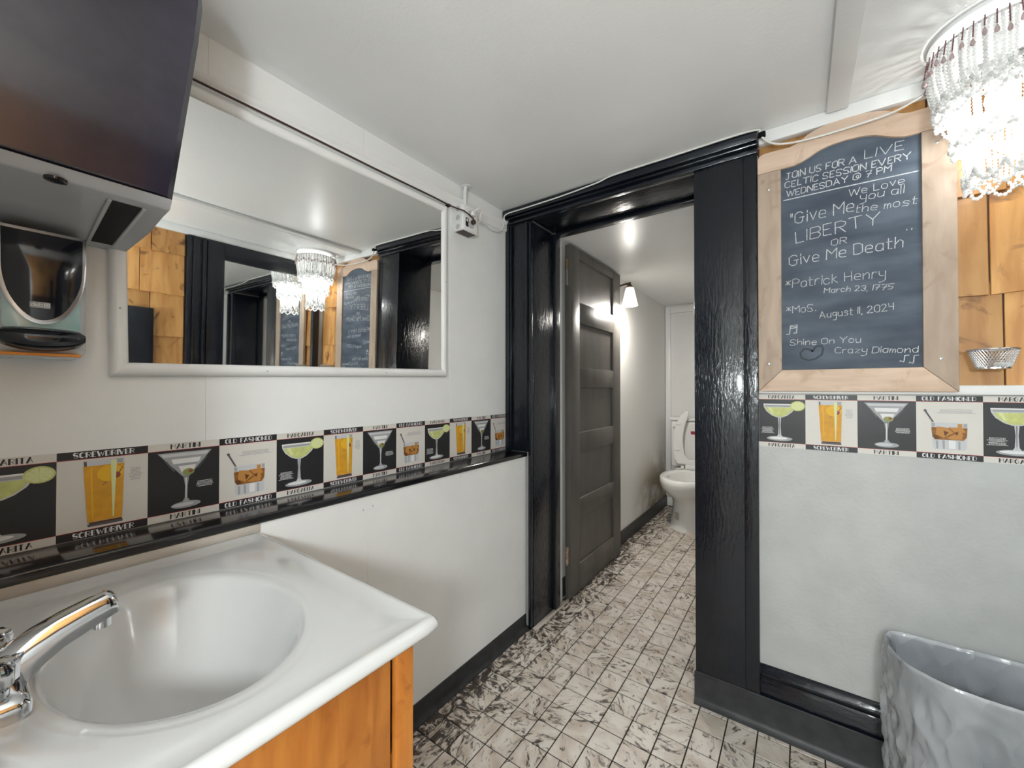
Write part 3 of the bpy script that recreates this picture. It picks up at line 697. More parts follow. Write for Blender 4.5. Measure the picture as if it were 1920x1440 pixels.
LINES = [('JOIN US FOR A', (-0.0378, 1.9182), (0.1466, 1.9175), 0.0215), ('LIVE', (0.1674, 1.923), (0.2564, 1.9207), 0.0262), ('CELTIC SESSION EVERY', (-0.04, 1.8888), (0.2719, 1.8891), 0.0200),
         ('WEDNESDAY @ 7 PM', (-0.0361, 1.8576), (0.2289, 1.8641), 0.0195), ('We Love', (0.1282, 1.8141), (0.2573, 1.8173), 0.022), ('you all', (0.1562, 1.7924), (0.2555, 1.7893), 0.0236),
         ('the most', (0.1438, 1.7579), (0.2833, 1.7489), 0.022), ('"Give Me', (-0.0243, 1.7597), (0.1403, 1.7644), 0.0373), ('LIBERTY', (-0.0106, 1.6948), (0.2015, 1.7081), 0.0373), ('OR', (0.0837, 1.6652), (0.1219, 1.6643), 0.0195),
         ('Give Me Death', (-0.0292, 1.6185), (0.2528, 1.6273), 0.0337), ("''", (0.2626, 1.6624), (0.2719, 1.6633), 0.0150), ('*Patrick Henry', (-0.042, 1.5423), (0.2136, 1.5417), 0.0284), ('March 23, 1775', (0.0641, 1.5126), (0.2312, 1.5013), 0.0163),
         ('*MoS.', (-0.0384, 1.4556), (0.0429, 1.4564), 0.0231), ('August 11, 2024', (0.0523, 1.4304), (0.234, 1.437), 0.0213), ('Shine On You', (-0.0288, 1.3455), (0.155, 1.3445), 0.0184), ('Crazy Diamond', (0.0907, 1.3131), (0.2832, 1.3058), 0.0184)]
cmap = lambda u, v, l: (u, 1.6712 - l, v)
for t, a, b_, h in LINES:
    g = G(); wd = .0025 if h > .03 or t in ('CELTIC SESSION EVERY', 'JOIN US FOR A', 'WEDNESDAY @ 7 PM') else .0019
    strokes(g, [[(p.x + random.uniform(-.0006, .0006), p.y + random.uniform(-.0006, .0006)) for p in pl] for i, pl in layout(t, a, b_, h, .06)], wd, cmap)
    rel(obj('chalk_writing', g, 'chalk', None, smooth=False), CB)
g = G(); strokes(g, [[(-.0444, 1.8474), (.1, 1.8480), (.2886, 1.8459)]], .003, cmap); rel(obj('chalk_line', g, 'chalk', None, smooth=False), CB)
for sset in ([[(-.0300, 1.384), (-.0270, 1.4124), (-.0082, 1.4145), (-.0104, 1.3863)], [(-.028, 1.402), (-.0095, 1.405)], [(-.028, 1.408), (-.009, 1.410)], [(-.038, 1.383), (-.030, 1.384)], [(-.018, 1.386), (-.0104, 1.387)]],
             [[(.2441, 1.2803), (.2536, 1.2799), (.2553, 1.2973), (.2641, 1.2982)], [(.246, 1.282), (.252, 1.278)]], [[(.2641, 1.2751), (.2738, 1.2748), (.2755, 1.2963), (.2847, 1.2972)], [(.266, 1.277), (.272, 1.273)]]):
    g = G(); strokes(g, sset, .0028, cmap); rel(obj('chalk_music_note', g, 'chalk', None, smooth=False), CB)
g = G(); strokes(g, [[(.0325, 1.3224), (.0422, 1.3367), (.055, 1.3391), (.0612, 1.3301), (.0572, 1.3091), (.040, 1.296), (.0226, 1.2914), (.0031, 1.300), (-.0008, 1.3168), (.0101, 1.3306), (.024, 1.329), (.0325, 1.3224)]], .006, cmap)
rel(obj('heart_smudge', g, 'smudge', None, smooth=False), CB)

# ------------------------------------------------------------------ wall mirror over the sink (hung slightly out of level, top leaning forward)
WM = thing('wall_mirror', 'wide wall mirror in white moulded frame above the sink', 'mirror', (XU + .002, 0.7165, 1.2372))
WM.rotation_euler = (0.0213, 0.020, 0)
HW, HH, FW = 0.517, 0.722, 0.030
def mframe(pts):
    # pts: outer a, outer b, inner b, inner a in (y, z)
    g = G(); oa, ob, ib, ia = [Vector(p) for p in pts]; prof = [(0, 0.0), (0, .012), (.25, .019), (.55, .021), (.85, .017), (1, .012), (1, 0.0)]
    def ring(o, i): return [(h, o.x + (i.x - o.x) * f, o.y + (i.y - o.y) * f) for f, h in prof]
    g.rings([ring(oa, ia), ring(ob, ib)], None, True, True); return g
H2 = HW; T = HH
for pts in (((-H2, 0), (H2, 0), (H2 - FW, FW), (-H2 + FW, FW)), ((H2, 0), (H2, T), (H2 - FW, T - FW), (H2 - FW, FW)), ((H2, T), (-H2, T), (-H2 + FW, T - FW), (H2 - FW, T - FW)), ((-H2, T), (-H2, 0), (-H2 + FW, FW), (-H2 + FW, T - FW))):
    obj('frame_side', mframe(pts), 'trimw', WM, ang=50)
obj('glass', B(0.004, .009, -H2 + FW - .004, H2 - FW + .004, FW - .004, T - FW + .004), 'mirror', WM)
for y, z in ((-H2 + .016, .15), (-H2 + .016, .5), (-.2, .014), (.2, .014), (H2 - .016, .4)):
    g = G(); g.lathe([(.003, .018), (.0025, .0215)], (0, y, z), 8, axis='x'); obj('frame_nail', g, 'lgreyp', WM)

# ------------------------------------------------------------------ paper towel dispenser (upper left)
TD = thing('towel_dispenser', 'black smoked plastic paper towel dispenser with grey underside, upper left', 'dispenser', (XU, 0.09, 1.5))
# front profile in (x, z) and half-widths; right edge flares towards the room
prof = [(-.944, 1.552, .236), (-.938, 1.62, .243), (-.932, 1.697, .251), (-.927, 1.78, .260), (-.923, 1.855, .268), (-.925, 1.93, .275), (-.935, 1.985, .276), (-.96, 2.02, .274)]
YCn = 0.085
g = G(); R_ = []
for x, z, yr in prof:
    hw = yr - YCn; xb = -1.10
    R_.append([(xb, YCn - hw + .012, z), (xb, YCn + hw - .012, z), (x - .012, YCn + hw, z), (x, YCn + hw - .010, z), (x + .008, YCn + hw * .5, z), (x + .010, YCn, z), (x + .008, YCn - hw * .5, z), (x, YCn - hw + .010, z), (x - .012, YCn - hw, z)])
g.rings(R_, None, True, True)
rel(obj('cover', g, 'smoke', None, 0, ang=40), TD)
g = G()   # grey back housing and sloping underside
def slab(xz, hw): return [[(x, YCn - hw, z) for x, z in xz], [(x, YCn + hw, z) for x, z in xz]]
hw = .147
und = [(XU + .001, 1.505), (-1.215, 1.503), (-1.10, 1.520), (-1.00, 1.531), (-.962, 1.533), (-.946, 1.5505), (-1.10, 1.5515), (-1.102, 2.01), (XU + .001, 2.01)]
a = slab(und, .138); 
vsl = [(x, YCn - (.138 if x < -1.15 else .150), z) for x, z in und] + [(x, YCn + (.137 if x < -1.15 else .150), z) for x, z in und]
n = len(und); g.add(vsl, [tuple(range(n))[::-1], tuple(range(n, 2 * n))] + [(i, (i + 1) % n, n + (i + 1) % n, n + i) for i in range(n)])
hs = rel(obj('housing', g, 'greyp', None, 0.003), TD)
def under(x): return 1.505 + (x + 1.215) * (1.533 - 1.503) / .253
g = G(); xs = [-1.205, -.985]
g.add([(-1.205, .163, under(-1.205) - .0015), (-1.205, .195, under(-1.205) - .0015), (-.985, .200, under(-.985) - .0015), (-.985, .160, under(-.985) - .0015)], [(0, 1, 2, 3)])
rel(obj('towel_slot', g, 'dark', None), TD)
for ya, yb in ((.160, .157), (.198, .203)):
    g = G(); g.tube([(-1.205, ya, under(-1.205) - .002), (-.985, yb, under(-.985) - .002)], .003, 6); rel(obj('slot_lip', g, 'lgreyp', None), TD)
g = G(); g.lathe([(.014, 0), (.013, -.004), (.004, -.006)], (-.966, .092, 1.5345), 20); rel(obj('lock', g, 'blackp', None), TD)
g = G(); g.lathe([(.018, .003), (.017, -.007), (.006, -.009)], (-1.222, .098, 1.505), 20); rel(obj('release_tab', g, 'lgreyp', None), TD)

# ------------------------------------------------------------------ soap dispenser
SD = thing('soap_dispenser', 'wall soap dispenser with black oval front, teal soap and push bar', 'dispenser', (XU, .095, 1.256))
YS, HWs = .095, .061
def rrect(cy, cz, hy, hz, r, n=6):
    out = []
    for sx_, sz_, a0 in ((1, 1, 0), (-1, 1, PI / 2), (-1, -1, PI), (1, -1, 1.5 * PI)):
        for i in range(n + 1):
            a = a0 + PI / 2 * i / n; out.append((cy + sx_ * (hy - r) + r * math.cos(a), cz + sz_ * (hz - r) + r * math.sin(a)))
    return out
zc, hz = 1.378, .121
g = G(); g.rings([[(x, y, z) for y, z in rrect(YS, zc, HWs - d, hz - d, .018)] for x, d in ((XU + .001, 0), (XU + .06, .0), (XU + .082, .004), (XU + .094, .016))], None, True, True)
rel(obj('shell', g, 'clear', None), SD)
XS = XU + .0945
g = G(); g.prism(rrect(YS, 1.375, .048, .07, .012), lambda y, z: (XS, y, z), lambda y, z: (XS + .003, y, z)); rel(obj('soap_window', g, 'teal', None, .001), SD)
def ushape(hw, zt, zb, n=24):
    pts = [(YS + hw, zt)]
    for i in range(n + 1):
        a = -PI * i / n; pts.append((YS + hw * math.cos(a), zb + (zb - zt) * 0 + (1.425 - zb) * (1 + math.sin(a)) if True else 0))
    pts.append((YS - hw, zt)); return pts
def uface(hw, zt, zb, bow, x0):
    pts = ushape(hw, zt, zb); return [(x0 + bow * (1 - ((y - YS) / hw) ** 2) * min(1, max(0.0, (z - zb) / .06)), y, z) for y, z in pts]
g = G(); a = uface(.055, 1.492, 1.318, 0, XS + .0005); b_ = uface(.055, 1.492, 1.318, .004, XS + .006)
g.rings([a, b_, [(x + .001, YS + (y - YS) * .95, 1.40 + (z - 1.40) * .96) for x, y, z in b_]], None, True, True); rel(obj('chrome_rim', g, 'silver', None), SD)
g = G(); b2 = [(x + .0015, YS + (y - YS) * .93, 1.405 + (z - 1.405) * .945) for x, y, z in b_]; b3 = [(x + .006, YS + (y - YS) * .80, 1.41 + (z - 1.41) * .84) for x, y, z in b_]
dome = [[(XS + .0065 + .012 * (1 - q * q), YS + (y - YS) * .93 * q, 1.412 + (z - 1.412) * .95 * q) for x, y, z in b_] for q in (1, .97, .9, .8, .68, .54, .4, .26, .12, .02)]
g.rings([[(x - .004, y, z) for x, y, z in dome[0]]] + dome, None, True, True); pn_ = rel(obj('front_cover', g, 'blackp', None, ang=60), SD)
bx = XS + .0165
g = G(); g.prism(rrect(YS - .004, 1.352, .0125, .0055, .001, 2), lambda y, z: (bx - .006, y, z), lambda y, z: (bx, y, z)); bg_ = rel(obj('badge', g, 'pgrey', None), SD)
g = G(); mp_ = lambda u, v, l: (bx + .0004, u, v)
strokes(g, [pl for i, pl in layout('deb', (YS - .0145, 1.3490), (YS - .0015, 1.3490), .0065)], .0010, mp_, 'pink')
for i in range(4): poly_ = g.add([mp_(YS + .0005 + i * .002, 1.3485, 0), mp_(YS + .0015 + i * .002, 1.3485, 0), mp_(YS + .0015 + i * .002, 1.3555, 0), mp_(YS + .0005 + i * .002, 1.3555, 0)], [(0, 1, 2, 3)], 'pink')
rel(obj('badge_print', g, None, None, smooth=False), SD)
g = G(); R_ = []
for i in range(17):
    t = -1 + 2 * i / 16; y = YS + t * .054; e = math.sqrt(max(0.0, 1 - abs(t) ** 6)); q = 1.294; dp = .020 + .010 * (1 - t * t); ht = (.016 + .006 * (1 - t * t)) * (.55 + .45 * e)
    R_.append([(XS + .001 + dp * math.cos(a) * (1 if True else 0), y, q - .004 * (1 - t * t) + ht * math.sin(a)) for a in [(-PI / 2 + PI * k / 10) for k in range(11)]] + [(XS + .0005, y, q + ht * .9), (XS + .0005, y, q - ht * .9)])
g.rings(R_, None, True, True); rel(obj('push_bar', g, 'blackp', None, ang=50), SD)
rel(obj('orange_strip', B(XS - .02, XS + .002, YS - .05, YS + .05, 1.2600, 1.2645), 'orange', None), SD)

# ------------------------------------------------------------------ vanity: cabinet, top with integral basin, faucet
VC = thing('vanity_cabinet', 'honey oak vanity cabinet under the white sink top', 'cabinet', (-0.80, .17, 0))
cx0, cx1, cy0, cy1 = -1.098, -0.500, -0.0985, 0.428
rel(obj('carcass', B(cx0, cx1 - .012, cy0, cy1 - .02, 0.0, .64), 'oak', None, .001), VC)
rel(obj('carcass_side', B(cx0, cx0 + .016, cy0, cy1 - .02, 0.6405, .8085), 'oak', None, .001), VC)
rel(obj('side_panel', B(cx1 - .0115, cx1 - .005, cy0, cy1 - .040, .0, .8085), 'oak', None, .001), VC)
rel(obj('corner_stile', B(cx1 - .0115, cx1, cy1 - .033, cy1, .0, .8085), 'oak', None, .0015), VC)
rel(obj('corner_stile', B(cx0, cx0 + .04, cy1 - .0195, cy1, .0, .8085), 'oak', None, .0015), VC)
rel(obj('face_rail', B(cx0 + .0405, cx1 - .012, cy1 - .0195, cy1, .72, .8085), 'oak', None, .0015), VC)
rel(obj('face_rail', B(cx0 + .0405, cx1 - .012, cy1 - .0195, cy1, .0, .09), 'oak', None, .0015), VC)
xm_ = (cx0 + cx1) / 2
for a, b_, kx in ((cx0 + .03, xm_ - .002, xm_ - .035), (xm_ + .002, cx1 - .025, xm_ + .035)):
    d_ = rel(obj('door', B(a, b_, cy1 + .0005, cy1 + .018, .075, .735), 'oak', None, .004), VC)
    k_ = G(); k_.lathe([(.005, 0), (.005, .012), (.013, .016), (.014, .022), (.008, .027)], (kx, cy1 + .018, .68), 14, axis='y'); obj('knob', k_, 'brass', d_)

VT = thing('bathroom_sink', 'white cultured marble sink top with integral oval basin', 'sink', (-0.77, .2, .8025))
ZT = 0.833; bx_, by_ = -0.772, 0.209
RX0, RX1, RY0, RY1 = -1.1185, -0.468, -0.0985, 0.458
cxr, cyr, hxr, hyr = (RX0 + RX1) / 2, (RY0 + RY1) / 2, (RX1 - RX0) / 2, (RY1 - RY0) / 2
def rrpt(a, ins, r):
    """ray from basin centre at angle a to a rounded rectangle inset by ins"""
    dx, dy = math.cos(a), math.sin(a); hx_, hy_ = hxr - ins, hyr - ins
    t = 1e9
    if dx > 1e-9: t = min(t, (cxr + hx_ - bx_) / dx)
    if dx < -1e-9: t = min(t, (cxr - hx_ - bx_) / dx)
    if dy > 1e-9: t = min(t, (cyr + hy_ - by_) / dy)
    if dy < -1e-9: t = min(t, (cyr - hy_ - by_) / dy)
    p = Vector((bx_ + dx * t, by_ + dy * t))
    q = Vector((abs(p.x - cxr) - (hx_ - r), abs(p.y - cyr) - (hy_ - r)))
    if q.x > 0 and q.y > 0:
        # pull onto the corner arc along the ray
        lo, hi = 0.0, t
        for _ in range(30):
            m_ = (lo + hi) / 2; p = Vector((bx_ + dx * m_, by_ + dy * m_)); q = Vector((max(0, abs(p.x - cxr) - (hx_ - r)), max(0, abs(p.y - cyr) - (hy_ - r))))
            if q.length > r: hi = m_
            else: lo = m_
        p = Vector((bx_ + dx * lo, by_ + dy * lo))
    return p
angs = sorted([2 * PI * i / 120 for i in range(120)] + [math.atan2(cyr + sy * hyr - by_, cxr + sx * hxr - bx_) % (2 * PI) + d for sx in (-1, 1) for sy in (-1, 1) for d in (-.012, -.006, 0, .006, .012)])
R_ = []
for ins, z in ((.030, ZT - .024), (.016, ZT - .0235), (.007, ZT - .0205), (.002, ZT - .0155), (0.0, ZT - .010), (.0015, ZT - .004), (.005, ZT + .001), (.010, ZT + .0035), (.016, ZT + .003), (.024, ZT), (.05, ZT)):
    R_.append([(rrpt(a, ins, .012 if ins < .012 else .006).x, rrpt(a, ins, .012 if ins < .012 else .006).y, z) for a in angs])
AX, AY = 0.213, 0.147
for f, z in ((1.15, ZT), (1.12, ZT - .0012), (1.08, ZT - .0022), (1.03, ZT - .0028), (1.0, ZT - .005), (.975, ZT - .010), (.95, ZT - .018), (.905, ZT - .036), (.84, ZT - .062), (.74, ZT - .095), (.6, ZT - .122), (.42, ZT - .143), (.22, ZT - .155), (.105, ZT - .160)):
    R_.append([(bx_ + AX * f * math.cos(math.atan2(math.sin(a) / AY, math.cos(a) / AX)), by_ + AY * f * math.sin(math.atan2(math.sin(a) / AY, math.cos(a) / AX)), z) for a in angs])
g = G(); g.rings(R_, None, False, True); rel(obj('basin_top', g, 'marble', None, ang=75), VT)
g = G(); g.lathe([(.023, 0), (.023, .002), (.018, .003), (.016, .001), (.006, .001)], (bx_, by_, ZT - .1597), 20); rel(obj('drain', g, 'chrome', None), VT)

FC = thing('faucet', 'chrome centerset faucet with two knobs on the sink top', 'faucet', (-0.765, .03, ZT))
FXc = -0.765
g = G(); out_ = []
for z, d in ((ZT + .0002, 0), (ZT + .014, 0), (ZT + .020, .003), (ZT + .026, .012)): out_.append([(x, y, z) for x, y in rrect(FXc, .028, .064 - d, .027 - d, .012)])
g.rings(out_, None, True, True); rel(obj('base_plate', g, 'chrome', None), FC)
top = [(.004, .862), (.020, .878), (.040, .893), (.060, .904), (.080, .912), (.100, .918), (.122, .924), (.131, .919)]
bot = [(.004, .848), (.030, .848), (.055, .851), (.064, .862), (.083, .876), (.100, .883), (.1146, .889), (.134, .897)]
wid = [.020, .021, .021, .020, .0185, .017, .0155, .0145]
R_ = []
for (y1_, z1_), (y0_, z0_), w_ in zip(top, bot, wid):
    R_.append([(FXc - w_, y0_, z0_), (FXc - w_, y0_ * .35 + y1_ * .65, z0_ * .35 + z1_ * .65), (FXc - w_ * .72, y1_, z1_), (FXc + w_ * .72, y1_, z1_), (FXc + w_, y0_ * .35 + y1_ * .65, z0_ * .35 + z1_ * .65), (FXc + w_, y0_, z0_)])
g = G(); g.rings(R_, None, True, True); sp_ = rel(obj('spout', g, 'chrome', None, .003, 2, ang=30), FC)
g = G(); g.lathe([(.0095, 0), (.0095, .012)], (FXc, .118, .8795), 16); obj('aerator', g, 'chrome', sp_); sp_.children[0].matrix_parent_inverse = Matrix()
for sx in (-1, 1):
    g = G(); pr_ = [(.013, 0), (.013, .008), (.010, .012)]
    g.lathe(pr_, (FXc + sx * .046, .026, ZT + .0255), 16)
    k_ = rel(obj('knob_stem', g, 'chrome', None), FC)
    g = G(); R_ = []
    for z, r in ((.0375, .014), (.041, .0185), (.058, .019), (.064, .016), (.066, .010)):
        R_.append([(FXc + sx * .046 + r * (1 + .07 * math.cos(8 * a)) * math.cos(a), .026 + r * (1 + .07 * math.cos(8 * a)) * math.sin(a), ZT + z) for a in [2 * PI * i / 32 for i in range(32)]])
    g.rings(R_, None, True, True); rel(obj('knob', g, 'chrome', None), FC)
g = G(); g.tube([(FXc, -.006, ZT + .02), (FXc, -.006, ZT + .06)], .0025, 8); g.lathe([(.004, 0), (.006, .006), (.003, .011)], (FXc, -.006, ZT + .06), 10); rel(obj('lift_rod', g, 'chrome', None), FC)

# ------------------------------------------------------------------ outlet box, cords
OB = thing('outlet_box', 'white surface outlet box with conduit in the corner beside the mirror', 'outlet', (XU, 1.33, 1.89))
BX = -1.185
rel(obj('box', B(XU + .0005, BX, 1.281, 1.378, 1.889, 2.003), 'white', None, .005, 3), OB)
cp_ = rel(obj('cover_plate', B(BX + .0005, BX + .004, 1.285, 1.374, 1.893, 1.999), 'white', None, .0015), OB)
for z in (1.92, 1.968):
    g = G(); g.prism(rrect(1.33, z, .017, .014, .008), lambda y, z_: (BX + .0042, y, z_), lambda y, z_: (BX + .006, y, z_)); rel(obj('receptacle', g, 'lgreyp', None), OB)
for z in (1.905, 1.945, 1.985):
    g = G(); g.lathe([(.012, 0), (.012, -.0008)], (-1.214, 1.281, z), 16, axis='y'); rel(obj('knockout', g, 'lgreyp', None), OB)
g = G(); g.tube([(-1.222, 1.335, 2.0035), (-1.222, 1.336, 2.05), (-1.221, 1.335, 2.075), (-1.216, 1.333, 2.1105)], .0085, 12); rel(obj('conduit', g, 'white', None), OB)
g = G(); g.lathe([(.018, 0), (.024, .004), (.012, .0085)], (-1.214, 1.338, 2.102), 9); rel(obj('plaster_collar', g, 'ceil', None), OB)
g = G(); g.prism(rrect(1.305, 1.925, .010, .020, .008), lambda y, z_: (BX + .0042, y, z_), lambda y, z_: (BX + .005, y, z_)); rel(obj('sticker', g, 'paperk', None), OB)
g = G(); g.prism(ell(1.305, 1.934, .006, .007), lambda y, z_: (BX + .0052, y, z_), lambda y, z_: (BX + .0056, y, z_)); rel(obj('sticker_face', g, 'pink', None), OB)
g = G(); g.box(-1.235, BX - .004, 1.290, 1.37, 1.8878, 1.8888); rel(obj('rating_label', g, 'brown', None), OB)

BC = thing('power_cord', 'brown power cord running along the mirror top to the outlet box', 'cord', (XU, .7, 1.95))
def mt(y, dz=0.0): return 1.962 + (y - .2) * .0216 + dz
pts = [(-1.221, .238, mt(.238, .001)), (-1.2195, .5, mt(.5, .0015)), (-1.2195, .85, mt(.85, -.0005)), (-1.2195, 1.15, mt(1.15, .001)), (-1.222, 1.239, 1.985), (-1.196, 1.258, 1.972), (-1.172, 1.274, 1.962), (-1.162, 1.30, 1.950), (-1.160, 1.322, 1.940), (-1.162, 1.334, 1.933)]
g = G(); g.tube(pts, .0032, 8); rel(obj('cord', g, 'brown', None), BC)
g = G(); g.lathe([(.004, .02), (.009, .016), (.011, .004), (.009, 0)], (BX + .0062, 1.335, 1.932), 12, axis='x'); rel(obj('plug', g, 'brown', None), BC)
g = G(); g.box(-1.2435, -1.222, 1.231, 1.247, 1.982, 1.992); rel(obj('cord_clip', g, 'dark', None, .002), BC)

WC = thing('lamp_cable', 'white lamp cable strung from outlet box over doorway to chandelier', 'cord', (0, 1.64, 2.08))
lp = [(BX + .018, 1.335, 1.972), (-1.160, 1.340, 1.985), (-1.150, 1.356, 1.998), (-1.153, 1.374, 1.992), (-1.162, 1.372, 1.974), (-1.175, 1.386, 1.952), (-1.205, 1.42, 1.962), (-1.222, 1.48, 1.985), (-1.221, 1.53, 1.973), (-1.222, 1.60, 1.990), (-1.222, 1.632, 2.045), (-1.216, 1.634, 2.082),
      (-1.10, 1.6355, 2.0855), (-.9042, 1.6355, 2.0875), (-.7185, 1.6355, 2.097), (-.6452, 1.6355, 2.1075), (-.4252, 1.6355, 2.1075), (-.14, 1.6355, 2.1065), (-.112, 1.640, 2.085), (-.085, 1.650, 2.055), (-.041, 1.654, 2.036), (.0316, 1.652, 2.026), (.1389, 1.645, 2.023), (.2365, 1.630, 2.024), (.302, 1.58, 2.035), (.335, 1.55, 2.072)]
def smooth(p, n=5):
    p = [Vector(q) for q in p]; out = []
    for i in range(len(p) - 1):
        a, b0, c, d = p[max(i - 1, 0)], p[i], p[i + 1], p[min(i + 2, len(p) - 1)]
        for k in range(n):
            t = k / n; out.append(.5 * ((2 * b0) + (-a + c) * t + (2 * a - 5 * b0 + 4 * c - d) * t * t + (-a + 3 * b0 - 3 * c + d) * t ** 3))
    return out + [p[-1]]
g = G(); g.tube(smooth(lp), .0032, 7); rel(obj('cable', g, 'cable', None), WC)
g = G(); g.box(BX + .006, BX + .02, 1.326, 1.345, 1.960, 1.978); rel(obj('plug', g, 'white', None, .003), WC)
g = G(); g.box(-.116, -.094, 1.632, 1.650, 2.076, 2.092); rel(obj('cable_clip', g, 'dark', None, .003), WC)
g = G(); g.lathe([(.004, -.03), (.018, -.024), (.026, 0)], (.335, 1.60, 2.065), 14); rel(obj('connector', g, 'cable', None), WC)

# ------------------------------------------------------------------ bead chandelier
CXc = 0.410
CH = thing('chandelier', 'three-tier white bead chandelier with purple drops on the ceiling', 'chandelier', (CXc, CY, HZ))
BV, BF = [], []
ns, nr = 7, 4
for i in range(1, nr):
    for j in range(ns): BV.append((math.sin(PI * i / nr) * math.cos(2 * PI * j / ns), math.sin(PI * i / nr) * math.sin(2 * PI * j / ns), math.cos(PI * i / nr)))
BV += [(0, 0, 1), (0, 0, -1)]; tp, bt = len(BV) - 2, len(BV) - 1
for i in range(nr - 2):
    for j in range(ns): BF.append((i * ns + j, (i + 1) * ns + j, (i + 1) * ns + (j + 1) % ns, i * ns + (j + 1) % ns))
for j in range(ns): BF.append((tp, j, (j + 1) % ns)); BF.append((bt, (nr - 2) * ns + (j + 1) % ns, (nr - 2) * ns + j))
def bead(g, p, r): g.add([(p[0] + v[0] * r, p[1] + v[1] * r, p[2] + v[2] * r) for v in BV], BF)
def strand(g, path, r, sp):
    path = [Vector(p) for p in path]; acc = 0.0; bead(g, path[0], r)
    for a, b_ in zip(path[:-1], path[1:]):
        d = (b_ - a).length; t = sp - acc
        while t <= d: bead(g, a + (b_ - a) * (t / d), r); t += sp
        acc = d - (t - sp)
def cyl(a, r, z): return (CXc + r * math.cos(a), CY + r * math.sin(a), z)
g = G(); g.lathe([(.126, HZ - .0005), (.128, HZ - .012), (.120, HZ - .018), (.02, HZ - .020)], (CXc, CY, 0), 48); rel(obj('canopy', g, 'white', None), CH)
def torus(g, r, z, t, n=48): g.tube([cyl(2 * PI * i / n, r, z) for i in range(n)], t, 6, None, True)
g = G(); torus(g, .121, 2.072, .003); torus(g, .084, 1.935, .002); torus(g, .058, 1.835, .002)
for i in range(4):
    a = i * PI / 2 + .4; g.tube([cyl(a, .121, 2.072), cyl(a, .084, 1.935), cyl(a, .058, 1.835)], .0015, 5)
g.tube([(CXc, CY, HZ - .02), (CXc, CY, 1.965)], .008, 8); rel(obj('frame', g, 'silver', None), CH)
def tier(name, ra, za, rb, zb, n, nl, r=.0046, bulge=0.0, span=4, sag=.022):
    g = G(); sp = r * 1.92
    for i in range(n):
        a = 2 * PI * i / n + random.uniform(-.012, .012); tw = random.uniform(-.05, .05); dz = random.uniform(-.004, .004); pts = []
        for k in range(7):
            t = k / 6; pts.append(cyl(a + tw * math.sin(PI * t), ra + (rb - ra) * t + bulge * math.sin(PI * t), za + (zb - za) * t + dz * t))
        strand(g, pts, r, sp)
    for row in range(nl):                      # swags looping between the strands
        for i in range(0, n, span):
            a0 = 2 * PI * i / n + row * .5 * span * 2 * PI / n; a1 = a0 + span * 2 * PI / n * 1.02; z = zb + row * .014; pts = []
            for k in range(9):
                t = k / 8; pts.append(cyl(a0 + (a1 - a0) * t, rb + .004 + row * .003, z - sag * 4 * t * (1 - t) + random.uniform(-.001, .001)))
            strand(g, pts, r, sp)
    o = rel(obj(name, g, 'bead', None, ang=180), CH); o['kind'] = 'stuff'; return o
tier('bead_tier', .121, 2.070, .108, 1.925, 74, 3, bulge=.010, span=6, sag=.030)
tier('bead_tier', .086, 1.935, .080, 1.835, 54, 2, bulge=.004, span=5, sag=.026)
tier('bead_tier', .060, 1.835, .057, 1.735, 38, 2, bulge=.003, span=5, sag=.036)
g = G()
for i in range(44):
    a = 2 * PI * i / 44; L_ = .028 + .016 * ((i * 7) % 5) / 4; strand(g, [cyl(a, .128, 2.076), cyl(a, .133, 2.076 - L_)], .0019, .0042)
o = rel(obj('purple_strand', g, 'pearl_purple', None, ang=180), CH); o['kind'] = 'stuff'
dm = G(); dm.lathe([(.0004, .010), (.0030, .004), (.0048, -.003), (.0040, -.0075), (.0006, -.0098)], (0, 0, 0), 9); dme = dm.mesh('drop', ang=60); dme.materials.append(M['drop'])
for i in range(44):
    a = 2 * PI * i / 44; L_ = .028 + .016 * ((i * 7) % 5) / 4; d_ = link('glass_drop', dme); d_.location = cyl(a, .1335, 2.076 - L_ - .011); rel(d_, CH)
g = G(); g.lathe([(.004, .035), (.018, .028), (.026, .012), (.028, 0), (.022, -.018), (.008, -.028)], (CXc, CY, 1.925), 16); rel(obj('bulb', g, 'bulb', None, ang=180), CH)
def point(name, loc, wt, r, parent, col=(.98, 1, .985)):
    l = bpy.data.lights.new(name, 'POINT'); l.energy = wt; l.shadow_soft_size = r; l.color = col
    o = bpy.data.objects.new(name, l); COL.objects.link(o); o.location = loc
    if parent: rel(o, parent)
    return o
point('chandelier_light', (CXc, CY, 1.865), CHANDELIER_W, .03, CH)

# ------------------------------------------------------------------ wire mesh basket and chalk
MB = thing('mesh_basket', 'small silver wire mesh cup fixed to the shingles beside the chalkboard', 'basket', (.436, 1.684, 1.25))
bxc, byc = .4206, 1.632
def bk(a, t): r = .0315 + (.0465 - .0315) * t; return (bxc + r * math.cos(a), byc + r * math.sin(a), 1.2535 + .049 * t)
g = G(); nw = 44
for i in range(nw):
    for s_ in (-1, 1): g.tube([bk(2 * PI * i / nw + s_ * .55 * k / 6, k / 6) for k in range(7)], .00065, 4, cap=False)
rel(obj('wire_mesh', g, 'silver', None), MB)
g = G(); g.tube([bk(2 * PI * i / 40, 1.0) for i in range(40)], .0024, 8, None, True); rel(obj('rim', g, 'silver', None), MB)
g = G(); g.lathe([(.0325, 0), (.0325, .004), (.026, .001)], (bxc, byc, 1.2505), 32); rel(obj('bottom', g, 'silver', None), MB)
g = G(); g.lathe([(.010, 0), (.011, .003), (.011, .008), (.009, .011)], (bxc + .015, byc - .012, 1.2560), 14, sx=1.6)
tag(obj('soap_bar', g, 'white', None), 'white lump lying inside the wire mesh cup', 'soap')

